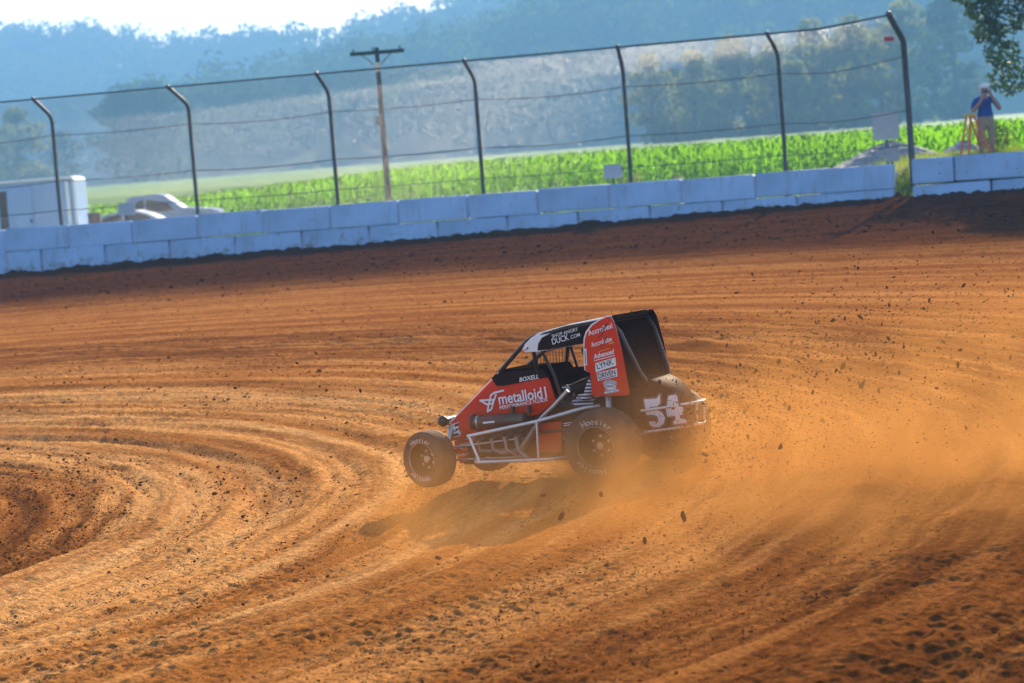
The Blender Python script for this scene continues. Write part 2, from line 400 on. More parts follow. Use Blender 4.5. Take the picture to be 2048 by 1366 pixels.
# ------------------------------------------------------------------ concrete block wall
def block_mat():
    m = mat('sky_tinted_concrete', (.37, .55, .84), .55, var=.14, scale=1.3, spec=.4, bump=.35, bscale=25)  # white blocks, with the blue of the skylight put into the base colour
    n = m.node_tree.nodes; l = m.node_tree.links; b = n['Principled BSDF']
    src = b.inputs['Base Color'].links[0].from_socket
    geo = n.new('ShaderNodeNewGeometry'); mp = n.new('ShaderNodeMapping'); mp.inputs['Scale'].default_value = (5, 5, .55)
    l.new(geo.outputs['Position'], mp.inputs[0])
    nz = n.new('ShaderNodeTexNoise'); nz.inputs['Scale'].default_value = 1.2; nz.inputs['Detail'].default_value = 8; nz.inputs['Roughness'].default_value = .7
    l.new(mp.outputs[0], nz.inputs[0])
    cr = n.new('ShaderNodeValToRGB'); cr.color_ramp.elements[0].position = .54; cr.color_ramp.elements[1].position = .72
    cr.color_ramp.elements[0].color = (0, 0, 0, 1); cr.color_ramp.elements[1].color = (.75, .75, .75, 1); l.new(nz.outputs['Fac'], cr.inputs[0])
    sp = n.new('ShaderNodeTexNoise'); sp.inputs['Scale'].default_value = 7; sp.inputs['Detail'].default_value = 4; l.new(geo.outputs['Position'], sp.inputs[0])
    c2 = n.new('ShaderNodeValToRGB'); c2.color_ramp.elements[0].position = .66; c2.color_ramp.elements[1].position = .72
    l.new(sp.outputs['Fac'], c2.inputs[0])
    mxx = n.new('ShaderNodeMath'); mxx.operation = 'MAXIMUM'; l.new(cr.outputs[0], mxx.inputs[0]); l.new(c2.outputs[0], mxx.inputs[1])
    mu = n.new('ShaderNodeMath'); mu.operation = 'MULTIPLY'; mu.inputs[1].default_value = .75; l.new(mxx.outputs[0], mu.inputs[0])
    mx = n.new('ShaderNodeMix'); mx.data_type = 'RGBA'; l.new(mu.outputs[0], mx.inputs[0]); l.new(src, mx.inputs[6]); mx.inputs[7].default_value = (.30, .26, .24, 1)
    # clay splashed on the foot of the wall
    sz = n.new('ShaderNodeSeparateXYZ'); l.new(geo.outputs['Position'], sz.inputs[0])
    zz = n.new('ShaderNodeMapRange'); zz.inputs[1].default_value = 1.05; zz.inputs[2].default_value = 1.75; zz.inputs[3].default_value = .20; zz.inputs[4].default_value = -.05
    l.new(sz.outputs[2], zz.inputs[0])
    sn = n.new('ShaderNodeTexNoise'); sn.inputs['Scale'].default_value = 4; sn.inputs['Detail'].default_value = 8; sn.inputs['Roughness'].default_value = .75; l.new(geo.outputs['Position'], sn.inputs[0])
    ad = n.new('ShaderNodeMath'); ad.operation = 'ADD'; l.new(sn.outputs['Fac'], ad.inputs[0]); l.new(zz.outputs[0], ad.inputs[1])
    th_ = n.new('ShaderNodeMapRange'); th_.inputs[1].default_value = .66; th_.inputs[2].default_value = .80; th_.inputs[4].default_value = .7; l.new(ad.outputs[0], th_.inputs[0])
    md_ = n.new('ShaderNodeMix'); md_.data_type = 'RGBA'; l.new(th_.outputs[0], md_.inputs[0]); l.new(mx.outputs[2], md_.inputs[6]); md_.inputs[7].default_value = (.20, .11, .06, 1)
    mx = md_
    oi = n.new('ShaderNodeObjectInfo'); mr = n.new('ShaderNodeMapRange'); mr.inputs[3].default_value = .90; mr.inputs[4].default_value = 1.04
    l.new(oi.outputs['Random'], mr.inputs[0])
    m3 = n.new('ShaderNodeMix'); m3.data_type = 'RGBA'; m3.blend_type = 'MULTIPLY'; m3.inputs[0].default_value = 1
    l.new(mx.outputs[2], m3.inputs[6]); l.new(mr.outputs[0], m3.inputs[7]); l.new(m3.outputs[2], b.inputs['Base Color'])
    return m
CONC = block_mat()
def block_mesh(L):
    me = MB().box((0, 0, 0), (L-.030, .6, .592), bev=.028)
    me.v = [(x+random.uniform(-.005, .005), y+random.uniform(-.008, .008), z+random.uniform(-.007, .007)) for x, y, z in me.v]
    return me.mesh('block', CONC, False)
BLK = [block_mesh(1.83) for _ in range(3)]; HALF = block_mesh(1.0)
def block_wall(name, label, x0, x1, lines, zt, first_half=False):
    root = empty(name, (x0, float(lines(x0)), zt-1.22), label=label, cat='wall')
    ang = math.atan2(float(lines(x1)-lines(x0)), x1-x0); ca, sa = math.cos(ang), math.sin(ang); Lt = (x1-x0)/ca
    for course in (0, 1):
        s = (-.83 if not first_half else 0.0) if course == 0 else 0.0
        k = 0
        while s < Lt-.3:
            half = (course == 1 and k == 0 and first_half)
            L = 1.0 if half else 1.83
            if s+L > Lt+.05: s = Lt-L
            sag = random.uniform(-.018, .018)
            o = link('block', HALF if half else random.choice(BLK), root)
            c = s+L/2; o.location = (c*ca, c*sa+random.uniform(-.02, .02)+.3, .305+.61*course+sag*(course))
            o.rotation_euler = (random.uniform(-.006, .006), random.uniform(-.007, .007), ang+random.uniform(-.008, .008))
            s += L; k += 1
    return root
wl = lambda x: 60.82-.269*x
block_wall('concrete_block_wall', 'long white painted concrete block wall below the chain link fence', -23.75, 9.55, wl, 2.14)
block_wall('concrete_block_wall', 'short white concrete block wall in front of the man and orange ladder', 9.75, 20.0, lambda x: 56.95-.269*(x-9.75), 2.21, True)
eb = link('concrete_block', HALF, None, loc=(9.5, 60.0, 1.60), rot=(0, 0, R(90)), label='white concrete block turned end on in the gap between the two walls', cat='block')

# ------------------------------------------------------------------ catch fence
GALV = mat('galvanized_steel', (.30, .31, .32), .38, .85, var=.2, scale=10)
DARKSTEEL = mat('weathered_post_steel', (.075, .085, .09), .45, .4, var=.3, scale=8)
def make_fence():
    root = empty('catch_fence', (0, 61.3, 2.1), label='tall chain link catch fence with bent posts standing on the long white wall', cat='fence')
    inv = -Vector(root.location)
    ox, oy, oz = root.location
    fl = lambda x: 60.82-.269*x+.52
    px = [-19.4, -15.55, -11.71, -7.94, -4.19, -.42, 3.28, 7.03, 10.0]
    ovr = [(-.32, .50), (-.30, .5), (-.32, .52), (-.38, .50), (-.22, .55), (-.2, .55), (-.1, .55), (-.24, .52), (-.27, .56)]
    prof = lambda v, dx: ((v, 0, 0) if v < 2.75 else None)
    def pt(x, v, d):            # v: length along the post, d: overhang direction
        a = d[0]; 
        if v <= 2.75: return (x-ox, fl(x)-oy, v+2.1-oz)
        q = v-2.75; e = min(q, .35); bend = (e*e)/(2*.35)+max(0, q-.35)
        dxx = a*bend/.6; dyy = -.62*bend; return (x+dxx-ox, fl(x)+dyy-oy, 2.1-oz+2.75+q*.93-bend*.22)
    for i, x in enumerate(px):
        r_ = .075 if i == len(px)-1 else .05
        vv = [-.95 if i == len(px)-1 else -.6, 1.4, 2.75, 2.87, 2.99, 3.1, 3.3, 3.62]
        hscale = 1.07 if i == len(px)-1 else 1.0
        o = MB().tube([pt(x, v*hscale, ovr[i]) for v in vv], r_, 10).build('post', DARKSTEEL, root, True)
        MB().sphere(pt(x, 3.62*hscale, ovr[i]), r_*1.15, 8, 6).build('post_cap', DARKSTEEL, o, True)
    xs = np.array(px); da = np.array([o[0] for o in ovr])
    hs = lambda x: 1.0+.07*float(np.clip((x-8.2)/1.8, 0, 1))
    def row(v, sag=.0, n=14):
        pts = []
        for i in range(len(px)-1):
            for k in range(n):
                t = k/n; x = px[i]+(px[i+1]-px[i])*t
                d = (float(np.interp(x, xs, da)), 0)
                p = pt(x, v*hs(x), d); pts.append((p[0], p[1], p[2]-sag*4*t*(1-t)*(1 if i % 2 else .6)))
        pts.append(pt(px[-1], v*hs(px[-1]), ovr[-1])); return pts
    MB().tube(row(3.60), .024, 6).build('top_rail', DARKSTEEL, root, True)
    for v, s in ((.42, .03), (1.2, .07), (2.42, .09)):
        MB().tube([(x, y-.06, z) for x, y, z in row(v, s)], .011, 5).build('cable', DARKSTEEL, root, True)
    # woven mesh: every wire is a row of short segments passing in front of and behind its neighbours
    c = .062; r_ = .0025
    U0, U1, Vm = px[0], px[-1], 3.56
    V = []; Fs = []; base = 0
    tri = np.array([np.pi, np.pi/3, -np.pi/3])
    slope = math.hypot(1, .269)
    for sgn in (1, -1):
        nk = int((U1-U0+Vm)/c)+1
        for k in range(nk):
            start = U0-Vm+k*c if sgn == 1 else U0+k*c
            vs_ = np.arange(0, Vm+1e-6, c/2)*1.0
            us = start+sgn*vs_
            ok = (us >= U0) & (us <= U1)
            if ok.sum() < 2: continue
            us = us[ok]; vq = vs_[ok]; par = (np.round(vq/(c/2)).astype(int) % 2)*2-1
            d = np.interp(us, xs, da); sc = 1+.07*np.clip((us-8.2)/1.8, 0, 1); v = vq*sc
            q = np.clip(v-2.75, 0, None); e = np.minimum(q, .35); bend = e*e/.7+np.clip(q-.35, 0, None)
            wob = .03*np.sin(us*1.7)*np.sin(vq*1.3)
            x = us+d*bend/.6; y = 60.82-.269*us+.52-.62*bend-.06+wob+par*sgn*.005+rng.normal(0, .0022, len(us))
            z = 2.1+np.minimum(v, 2.75)+q*.93-bend*.22
            P = np.stack([x-ox, y-oy, z-oz], -1); n = len(P)
            a = np.array([0, 1, 0]); b = np.array([sgn*.7, 0, -.7])
            ring = P[:, None, :]+r_*(np.cos(tri)[None, :, None]*a+np.sin(tri)[None, :, None]*b)
            V.append(ring.reshape(-1, 3))
            i0 = base+np.arange(n-1)[:, None]*3
            for k2 in range(3):
                k3 = (k2+1) % 3
                Fs.append(np.concatenate([i0+k2, i0+k3, i0+3+k3, i0+3+k2], 1))
            base += n*3
    me = npmesh('chain_link_mesh', np.concatenate(V), np.concatenate(Fs), mat('mesh_wire', (.13, .13, .14), .24, .0, var=.1, spec=.01, matte=.42), True)
    o = link('chain_link_mesh', me, root)
    # small red tag near the end post
    MB().box((9.62-ox, 58.55-oy, 5.12-oz), (.24, .012, .10), bev=.004).build('tag', mat('red_tag', (.55, .04, .05), .5), root)
make_fence()

# boards on the wall
BOARD = mat('grey_board', (.42, .45, .52), .6, var=.06)
def board(label, x, y, z, w_, h, zpost, cat='sign'):
    root = empty('sign_board', (x, y, zpost), label=label, cat=cat)
    MB().box((0, 0, z-zpost+h/2), (w_, .02, h), bev=.006).build('panel', BOARD, root)
    MB().box((0, .03, (z-zpost+h*.7)/2), (.05, .03, z-zpost+h*.7)).build('stake', DARKSTEEL, root)
    return root
board('small blank grey board on the white wall beside the parked sedan', -9.83, 63.75, 2.27, .44, .33, 2.12)
board('small blank pale board on the white wall in front of the corn', 2.84, 60.45, 2.28, .46, .34, 2.12)
board('tall blank pale board standing in front of the gravel piles', 9.78, 60.9, 2.70, .66, .68, 1.5)
board('low blank pale board at the wall end beside the last fence post', 9.6, 59.1, 2.17, .34, .36, 1.9)


# ------------------------------------------------------------------ lettering helper
_tcache = {}
def text_mesh_data(body, bold=.0, shear=0.0, space=1.0):
    key = (body, bold, shear, space)
    if key in _tcache: return _tcache[key]
    cu = bpy.data.curves.new('t', 'FONT'); cu.body = body; cu.size = 1.0; cu.offset = bold; cu.shear = shear
    cu.resolution_u = 3; cu.space_character = space
    o = bpy.data.objects.new('t', cu); COL.objects.link(o); bpy.context.view_layer.update()
    me = bpy.data.meshes.new_from_object(o.evaluated_get(bpy.context.evaluated_depsgraph_get()))
    vs = [tuple(v.co) for v in me.vertices]; fs = [tuple(p.vertices) for p in me.polygons]
    bpy.data.objects.remove(o); bpy.data.curves.remove(cu); bpy.data.meshes.remove(me)
    _tcache[key] = (vs, fs); return vs, fs
def lettering(parent, body, p0, p1, h, y, m, bold=.012, shear=0.0, name='lettering', capref=.72, mb=None):
    """flat letters on the plane y, baseline from p0 to p1 in (x,z), capital height h"""
    vs, fs = text_mesh_data(body, bold, shear)
    x0 = min(v[0] for v in vs); x1 = max(v[0] for v in vs)
    d = Vector((p1[0]-p0[0], p1[1]-p0[1])); L = d.length; d.normalize(); up = Vector((d[1], -d[0]))
    if up[1] < 0: up = -up
    out = []
    for v in vs:
        a = (v[0]-x0)/(x1-x0)*L; b = v[1]/capref*h
        out.append((p0[0]+d[0]*a+up[0]*b, y, p0[1]+d[1]*a+up[1]*b))
    tgt = mb or MB(); tgt.add(out, fs)
    if mb is None:
        return link(name, tgt.mesh(name, m, fix=False), parent)
def flat(parent, name, poly, y, m, th=.003):
    return MB().prism(poly, y-th, y).build(name, m, parent)
def stroke(parent, name, pts, wd, y, m, th=.003):
    mb = MB()
    for a, b in zip(pts[:-1], pts[1:]):
        a = Vector(a); b = Vector(b); d = (b-a).normalized(); n = Vector((-d[1], d[0]))*wd/2; a = a-d*wd*.3; b = b+d*wd*.3
        mb.prism([a+n, b+n, b-n, a-n], y-th, y+random.uniform(0, .0004))
    return mb.build(name, m, parent)

# ------------------------------------------------------------------ the race car  (x forward, y left, z up)
RED = mat('red_panel_paint', (.70, .042, .010), .35, var=.12, scale=4, spec=.4, dust=.06, matte=.7)
BLACK = mat('black_panel_paint', (.016, .010, .007), .35, var=.3, dust=.05, spec=.3, matte=.8)
LINING = mat('black_lining', (.014, .008, .005), .75, var=.3, spec=.0)
TUBE = mat('black_tube', (.03, .025, .022), .28, .3, var=.2, dust=.10)
WHITE = mat('white_vinyl', (.80, .80, .84), .4, var=.05)
CHROME = mat('nerf_bar_metal', (.74, .71, .70), .30, .45, var=.1)
TYRE = mat('dusty_tyre_rubber', (.045, .038, .036), .85, var=.3, scale=14, bump=.3, dust=.35, spec=.2)
RIM = mat('dark_rim', (.03, .022, .018), .5, .3, var=.3, dust=.08, spec=.2)
STEEL = mat('pale_steel', (.55, .50, .46), .35, .8, var=.2, dust=.15)
HEADER = mat('exhaust_header_steel', (.34, .27, .25), .4, .7, var=.25, dust=.25)
ENGINE = mat('engine_metal', (.07, .06, .055), .5, .5, var=.4, dust=.25)
LETW = mat('tyre_lettering', (.62, .58, .56), .7, var=.25, dust=.25)
YEL = mat('yellow_print', (.75, .45, .05), .5)
TAILM = mat('tail_tank_paint', (.030, .018, .015), .5, var=.2, dust=.03, spec=.2, matte=.90)
INK = mat('black_print', (.02, .02, .025), .5)

car = bpy.data.objects.new('midget_race_car', None); COL.objects.link(car)
tag(car, 'red and black open wheel midget race car number 54 sliding through the turn', 'race car')
RT = ((-0.8737083, -0.4861324, -0.0175778), (0.4855836, -0.8737383, 0.0281073), (-0.0290223, 0.0160221, 0.9994503))
cm = Matrix(RT).to_4x4(); cm.translation = (0.9987, 20.1436, 0.3538); car.matrix_world = cm
bpy.context.view_layer.update()

# body / hood
ysc = lambda x, z: 1.0-.14*max(0.0, min(1.0, (x-1.1)/.62))
hood = MB().prism([(1.715, .355), (1.715, .49), (1.70, .515), (1.55, .63), (1.34, .785), (1.12, .945), (.72, .945), (.655, .83), (.615, .667), (.675, .615), (.80, .545), (1.42, .50), (1.585, .366)],
                  -.25, .25, ysc, cham=.018).build('hood', RED, car, True)
stroke(hood, 'edge_stripe', [(1.690, .512), (1.54, .628), (1.34, .778), (1.13, .935)], .010, .2535, WHITE)
# bring the stripe onto the tapered flank
me = hood.children[0].data
for v in me.vertices: v.co.y = (v.co.y)*ysc(v.co.x, v.co.z)+.003
me = hood.data
cowl = flat(hood, 'cowl_panel', [(1.205, .872), (1.125, .93), (.718, .938), (.66, .862), (1.10, .812), (1.17, .815)], .256, BLACK, .006)
lettering(hood, 'BOXELL', (.941, .838), (.750, .858), .036, .2595, WHITE, .02, .3)
lettering(hood, 'metalloid1', (1.158, .655), (.690, .693), .096, .2575, WHITE, .016)
lettering(hood, 'PERFORMANCE FLUIDS', (1.156, .612), (.688, .662), .031, .2575, WHITE, .012)
for pts in ([(1.352, .697), (1.215, .697), (1.228, .668), (1.285, .660), (1.352, .697)],
            [(1.105, .772), (1.20, .757), (1.238, .737), (1.268, .66), (1.288, .598), (1.245, .618), (1.222, .672), (1.185, .742)]):
    o = stroke(hood, 'logo', pts, .015, .0, WHITE)
    for v in o.data.vertices: v.co.y = .25*ysc(v.co.x, v.co.z)+.006+v.co.y
MB().prism([(1.215, .880), (1.125, .9490), (.716, .9490), (.70, .92), (.72, .90), (1.12, .92), (1.20, .87)], -.2535, .2535).build('cowl', LINING, car)
MB().prism([(.722, .949), (.650, .832), (.608, .664), (.598, .664), (.640, .835), (.712, .951)], -.254, .254).build('cockpit_lip', LINING, car)
# front emblem
em = flat(hood, 'nose_emblem', [(1.70, .488), (1.585, .520), (1.575, .45), (1.59, .405), (1.66, .392), (1.695, .405), (1.712, .44)], .0, BLACK)
for v in em.data.vertices: v.co.y = .25*ysc(v.co.x, v.co.z)+.005+v.co.y
def on_flank(o, off):
    for v in o.data.vertices: v.co.y = .25*ysc(v.co.x, v.co.z)+off+v.co.y
on_flank(stroke(hood, 'emblem_outline', [(1.70, .488), (1.585, .520), (1.575, .45), (1.59, .405), (1.66, .392), (1.695, .405), (1.712, .44), (1.70, .488)], .006, 0, WHITE), .007)
on_flank(stroke(hood, 'emblem_letter', [(1.600, .478), (1.668, .462), (1.685, .44), (1.668, .425), (1.62, .432), (1.602, .448), (1.602, .420)], .017, 0, WHITE), .007)
on_flank(stroke(hood, 'emblem_letter', [(1.645, .500), (1.640, .448)], .010, 0, WHITE), .0075)
# air box bulge on the flank
mb = MB(); n = 12; prof = [(1.62, .02), (1.585, .055), (1.52, .078), (1.44, .082), (1.405, .082)]
vs = []; fs = []
for i, (x, h_) in enumerate(prof):
    for k in range(n+1):
        a = math.pi*(k/n-.5); vs.append((x, .195+h_*math.cos(a)*.85, .485+h_*math.sin(a)*1.15))
for i in range(len(prof)-1):
    for k in range(n): fs.append((i*(n+1)+k, i*(n+1)+k+1, (i+1)*(n+1)+k+1, (i+1)*(n+1)+k))
fs.append(tuple(range((len(prof)-1)*(n+1), len(prof)*(n+1))))
mb.add(vs, fs); mb.build('air_box', RED, car, True)
# cooler / canister on the flank
cn = MB().tube([(1.40, .31, .520), (1.385, .31, .520), (1.38, .31, .520), (.89, .31, .522), (.885, .31, .522)], [.072, .072, .055, .055, .02], 18).build('oil_canister', ENGINE, car, True)
MB().tube([(1.352, .31, .520), (1.335, .31, .520)], .057, 18).build('clamp_ring', STEEL, cn, True)
stroke(cn, 'script_print', [(1.30, .548), (1.27, .556), (1.25, .546), (1.21, .557), (1.17, .549), (1.13, .557), (1.09, .553)], .006, .3595, mat('faded_red_print', (.42, .08, .09), .6))
stroke(cn, 'white_print', [(1.27, .515), (1.165, .520)], .016, .366, WHITE)
for x in (.86, 1.02):
    MB().box((x, .285, .60), (.03, .05, .07), bev=.006).build('bracket', ENGINE, car)
# lower front red panels
lf = MB().prism([(1.70, .352), (1.50, .372), (1.44, .36), (1.47, .285), (1.60, .280), (1.53, .225), (1.53, .150), (1.66, .150), (1.70, .26)], -.16, .16, cham=.01).build('front_panel', RED, car)
for pts in ([(1.69, .352), (1.475, .374)], [(1.64, .318), (1.51, .335), (1.495, .39)], [(1.645, .288), (1.60, .272), (1.52, .278)], [(1.63, .235), (1.54, .232), (1.535, .205)]):
    stroke(lf, 'pinstripe', pts, .007, .165, WHITE)
# engine bay
MB().box((1.12, 0, .36), (.52, .30, .30), bev=.03).build('engine_block', ENGINE, car, True)
MB().prism([(1.55, .17), (1.55, .30), (1.40, .36), (.62, .36), (.30, .30), (-.15, .30), (-.15, .17)], -.20, .20, cham=.01).build('belly_pan', BLACK, car)
for i, (x0, zz) in enumerate(((1.34, .345), (1.20, .36), (1.06, .37), (.94, .37))):
    lane = .262+.016*i
    MB().tube([(x0, .14, zz), (x0+.02, .235, zz+.03), (x0+.045, lane+.02, zz), (x0+.03, lane+.03, zz-.075-.01*i), (x0-.05, lane+.03, .262-.016*i), (.98, .29, .262-.012*i), (.93, .305, .285), (.78, .325, .44)],
              .021, 10).build('header_pipe', HEADER, car, True)
MB().tube([(.965, .31, .262), (.93, .32, .29), (.76, .33, .475)], .030, 12).build('collector_pipe', HEADER, car, True)
# red and black side panels under the cockpit
flat(car, 'side_panel', [(.80, .475), (.575, .485), (.60, .225), (.81, .23)], .262, RED, .008)
sp = flat(car, 'cockpit_panel', [(.60, .62), (.50, .60), (.26, .60), (.19, .68), (-.10, .67), (-.09, .42), (.20, .30), (.585, .30), (.57, .49), (.74, .51)], .262, BLACK, .008)
flat(car, 'cockpit_panel', [(1.15, .90), (.60, .90), (.0, .93), (-.10, .67), (-.09, .42), (.20, .30), (1.2, .34), (1.3, .7)], -.252, BLACK, .008)
for z in (.466, .448):
    stroke(sp, 'pinstripe', [(.55, z), (.47, z+.006)], .007, .272, WHITE)
stroke(sp, 'pinstripe', [(.43, .292), (.35, .295)], .010, .272, WHITE)
# the angled frame rail
MB().tube([(.46, .31, .745), (.60, .335, .62), (.70, .34, .545), (.765, .335, .49)], .019, 12).build('frame_rail', STEEL, car, True)
# floor, seat, dash
MB().prism([(.62, .36), (.62, .40), (-.10, .46), (-.10, .36)], -.24, .24).build('cockpit_floor', BLACK, car)
seat = MB().prism([(.36, .44), (.38, .52), (.13, .50), (.02, 1.12), (-.045, 1.12), (.02, .44)], -.20, .20, cham=.02).build('seat', BLACK, car, True)
for s in (-1, 1):
    MB().prism([(.30, .50), (.28, .64), (.12, .72), (.06, 1.08), (.0, 1.08), (.07, .5)], s*.205-.012, s*.205+.012, cham=.004).build('seat_bolster', BLACK, seat)
MB().prism([(.80, .74), (.80, .93), (.70, .93), (.72, .74)], -.235, .235).build('dash', BLACK, car)
# steering wheel
sw = MB(); ring = []
c0 = Vector((.655, .04, .765)); ax = Vector((-.80, 0.0, .60)).normalized(); e1 = Vector((0, 1, 0)); e2 = ax.cross(e1)
pts = [c0+(e1*math.cos(t)+e2*math.sin(t))*.135 for t in [2*math.pi*k/28 for k in range(29)]]
sw.tube(pts, .0135, 8, False)
swo = sw.build('steering_wheel', mat('wheel_grip', (.20, .17, .13), .25, .5, var=.1), car, True)
MB().tube([c0-ax*.02, Vector((.80, .04, .70))], .014, 8).build('column', TUBE, swo, True)
for k in range(3):
    a = 2*math.pi*k/3+.5
    MB().tube([c0, c0+(e1*math.cos(a)+e2*math.sin(a))*.13], .009, 6).build('spoke', STEEL, swo, True)

# roll cage tubes
def tube(name, pts, r_=.019, m=TUBE, both=False, parent=car):
    MB().tube(pts, r_, 10).build(name, m, parent, True)
    if both: MB().tube([(x, -y, z) for x, y, z in pts], r_, 10).build(name, m, parent, True)
tube('cage_tube', [(1.13, .245, .93), (.93, .29, 1.085), (.79, .325, 1.185), (.70, .335, 1.222), (.40, .345, 1.272), (.05, .345, 1.305), (-.02, .34, 1.285), (-.08, .32, 1.20), (-.20, .27, .86), (-.25, .19, .72), (-.27, .15, .60)], .02, both=True)
tube('cage_tube', [(.745, .325, 1.12), (.755, .27, .94), (.76, .20, .88)], .018, both=True)
tube('cage_tube', [(.70, .33, 1.18), (.60, .268, .88), (.575, .255, .76), (.545, .25, .64)], .013)
tube('cage_tube', [(.735, -.325, 1.10), (.652, -.28, .87)], .013)
tube('cage_cross_bar', [(.74, -.33, 1.205), (.74, .33, 1.205)], .019)
tube('cage_cross_bar', [(.0, -.34, 1.30), (.0, .34, 1.30)], .019)
tube('body_rail', [(1.45, .20, .36), (.80, .255, .40), (.2, .262, .43), (-.30, .25, .47)], .017, both=True)
tube('body_rail', [(1.60, .17, .16), (.80, .24, .17), (-.10, .24, .18), (-.40, .2, .30)], .017, both=True)
# rock screen across the far side of the cockpit
scr = empty('tmp'); bpy.data.objects.remove(scr)
fr = MB().tube([(1.055, -.325, 1.035), (.815, -.325, 1.068), (.823, -.325, .885), (1.078, -.325, .868), (1.055, -.325, 1.035)], .007, 6).build('rock_screen', TUBE, car, True)
for k in range(1, 8):
    t = k/8; MB().tube([(1.055-.24*t, -.325, 1.035+.033*t), (1.078-.255*t, -.325, .868+.017*t)], .0035, 5).build('screen_bar', TUBE, fr, True)

# roof and visor
roofp = [(.83, 1.118), (.795, 1.165), (.735, 1.215), (.66, 1.250), (.37, 1.300), (.09, 1.333), (-.02, 1.345)]
mb = MB(); vs = []; fs = []
for (x, z) in roofp:
    for y in (-.35, -.32, -.15, .15, .32, .35): vs.append((x, y, z-(.012 if abs(y) > .34 else 0)))
for i in range(len(roofp)-1):
    for k in range(5): fs.append((i*6+k, i*6+k+1, (i+1)*6+k+1, (i+1)*6+k))
top = len(vs); vs2 = [(x, y, z-.012) for x, y, z in vs]
mb.add(vs+vs2, fs+[tuple(i+top for i in f[::-1]) for f in fs])
roof = mb.build('roof', WHITE, car, True)
sides = []
for s in (1, -1):
    wb = flat(roof, 'roof_side', [(.832, 1.112), (.80, 1.160), (.735, 1.210), (.66, 1.246), (.37, 1.296), (.09, 1.328), (.02, 1.335), (.06, 1.29), (.24, 1.13), (.58, 1.098), (.70, 1.09), (.80, 1.092)], s*.356 if s == 1 else -.350, WHITE, .006)
    bb = flat(roof, 'roof_side_inset', [(.685, 1.098), (.672, 1.155), (.63, 1.205), (.55, 1.235), (.30, 1.285), (.10, 1.312), (.16, 1.24), (.24, 1.132), (.58, 1.10)], s*.360 if s == 1 else -.3565, BLACK, .004 if s == 1 else .003)
    sides.append(bb)
lettering(roof, 'SHOP ANGRY', (.530, 1.196), (.280, 1.243), .029, .3635, WHITE, .006)
lettering(roof, 'DUCK', (.532, 1.141), (.372, 1.173), .050, .3635, WHITE, .008)
lettering(roof, '.COM', (.362, 1.176), (.266, 1.195), .031, .3635, WHITE, .004)
MB().tube([(.775, .357, 1.125), (.775, .364, 1.125)], .008, 8).build('fastener', BLACK, roof)
stroke(roof, 'visor_print', [(.812, 1.112), (.785, 1.114)], .012, .360, mat('pink_print', (.75, .25, .35), .5))

# head panels
HP = [(.232, 1.10), (.222, 1.165), (.196, 1.221), (.140, 1.277), (.06, 1.318), (-.005, 1.340), (-.036, 1.338), (-.062, 1.29), (-.075, 1.235), (-.109, 1.057), (-.145, .715), (-.138, .69), (-.115, .682), (.19, .690), (.205, .70), (.199, .885), (.243, .915), (.240, 1.0)]
cxh = sum(p[0] for p in HP)/len(HP); czh = sum(p[1] for p in HP)/len(HP)
hpb = flat(car, 'head_panel_border', [(x+.012 if x > .1 and z > .9 else x+.002, z+(.010 if z > 1.15 else 0)) for x, z in HP], .372, WHITE, .004)
hp = flat(car, 'head_panel', HP, .377, RED, .005)
HPF = [(x-.035 if x < .0 else x, z) for x, z in HP]
flat(car, 'head_panel', HPF, -.366, RED, .004)
flat(car, 'head_panel_lining', HPF, -.3605, LINING, .004)
flat(car, 'head_panel_lining', HP, .366, LINING, .004)
Y1 = .3795
lettering(hp, 'AccroSeal', (.180, 1.193), (-.050, 1.248), .045, Y1, WHITE, .014)
stroke(hp, 'swoosh', [(.09, 1.175), (.055, 1.20), (.02, 1.25), (.0, 1.285), (.03, 1.26), (.06, 1.225)], .007, Y1, INK)
lettering(hp, 'AccroLube', (.162, 1.098), (-.034, 1.140), .041, Y1, WHITE, .014)
stroke(hp, 'swoosh', [(.085, 1.085), (.055, 1.11), (.025, 1.15), (.01, 1.18), (.03, 1.16)], .006, Y1, INK)
stroke(hp, 'small_print', [(.10, 1.058), (.0, 1.078)], .004, Y1, YEL)
stroke(hp, 'small_print', [(-.0, 1.117), (-.045, 1.126)], .007, Y1, YEL)
lettering(hp, 'Advanced', (.153, .999), (-.046, 1.036), .040, Y1, WHITE, .024, .25)
stroke(hp, 'small_print', [(.15, .985), (-.04, 1.018)], .006, Y1, WHITE)
pl = flat(hp, 'plate', [(.145, .963), (-.046, 1.003), (-.046, .932), (.147, .888)], Y1, WHITE)
lettering(hp, 'LYNK', (.127, .912), (-.028, .948), .048, Y1+.002, INK, .012)
stroke(hp, 'small_print', [(.06, .905), (-.03, .926)], .007, Y1+.002, INK)
pl = flat(hp, 'plate', [(.139, .881), (-.050, .912), (-.049, .843), (.134, .815)], Y1, WHITE)
lettering(hp, 'DRIVEN', (.124, .836), (-.038, .862), .042, Y1+.002, INK, .02)
stroke(hp, 'small_print', [(.122, .826), (-.036, .851)], .006, Y1+.002, INK)
GREY = mat('grey_print', (.42, .42, .46), .5, var=.4, scale=60)
flat(hp, 'emblem', [(.092, .797), (.06, .818), (.006, .821), (-.038, .80), (-.026, .742), (-.056, .728), (-.052, .718), (.082, .704), (.086, .714), (.07, .742)], Y1, GREY)
flat(hp, 'emblem_oval', [(.024+.046*math.cos(t), .762+.024*math.sin(t)) for t in [2*math.pi*k/14 for k in range(14)]], Y1+.002, WHITE)
lettering(hp, 'PPG', (.058, .752), (-.012, .757), .022, Y1+.004, INK, .014)
stroke(hp, 'small_print', [(.082, .716), (-.05, .731)], .006, Y1+.002, WHITE)
st = flat(hp, 'edge_plate', [(.237, 1.088), (.214, 1.089), (.222, .953), (.246, .951)], Y1+.001, WHITE)
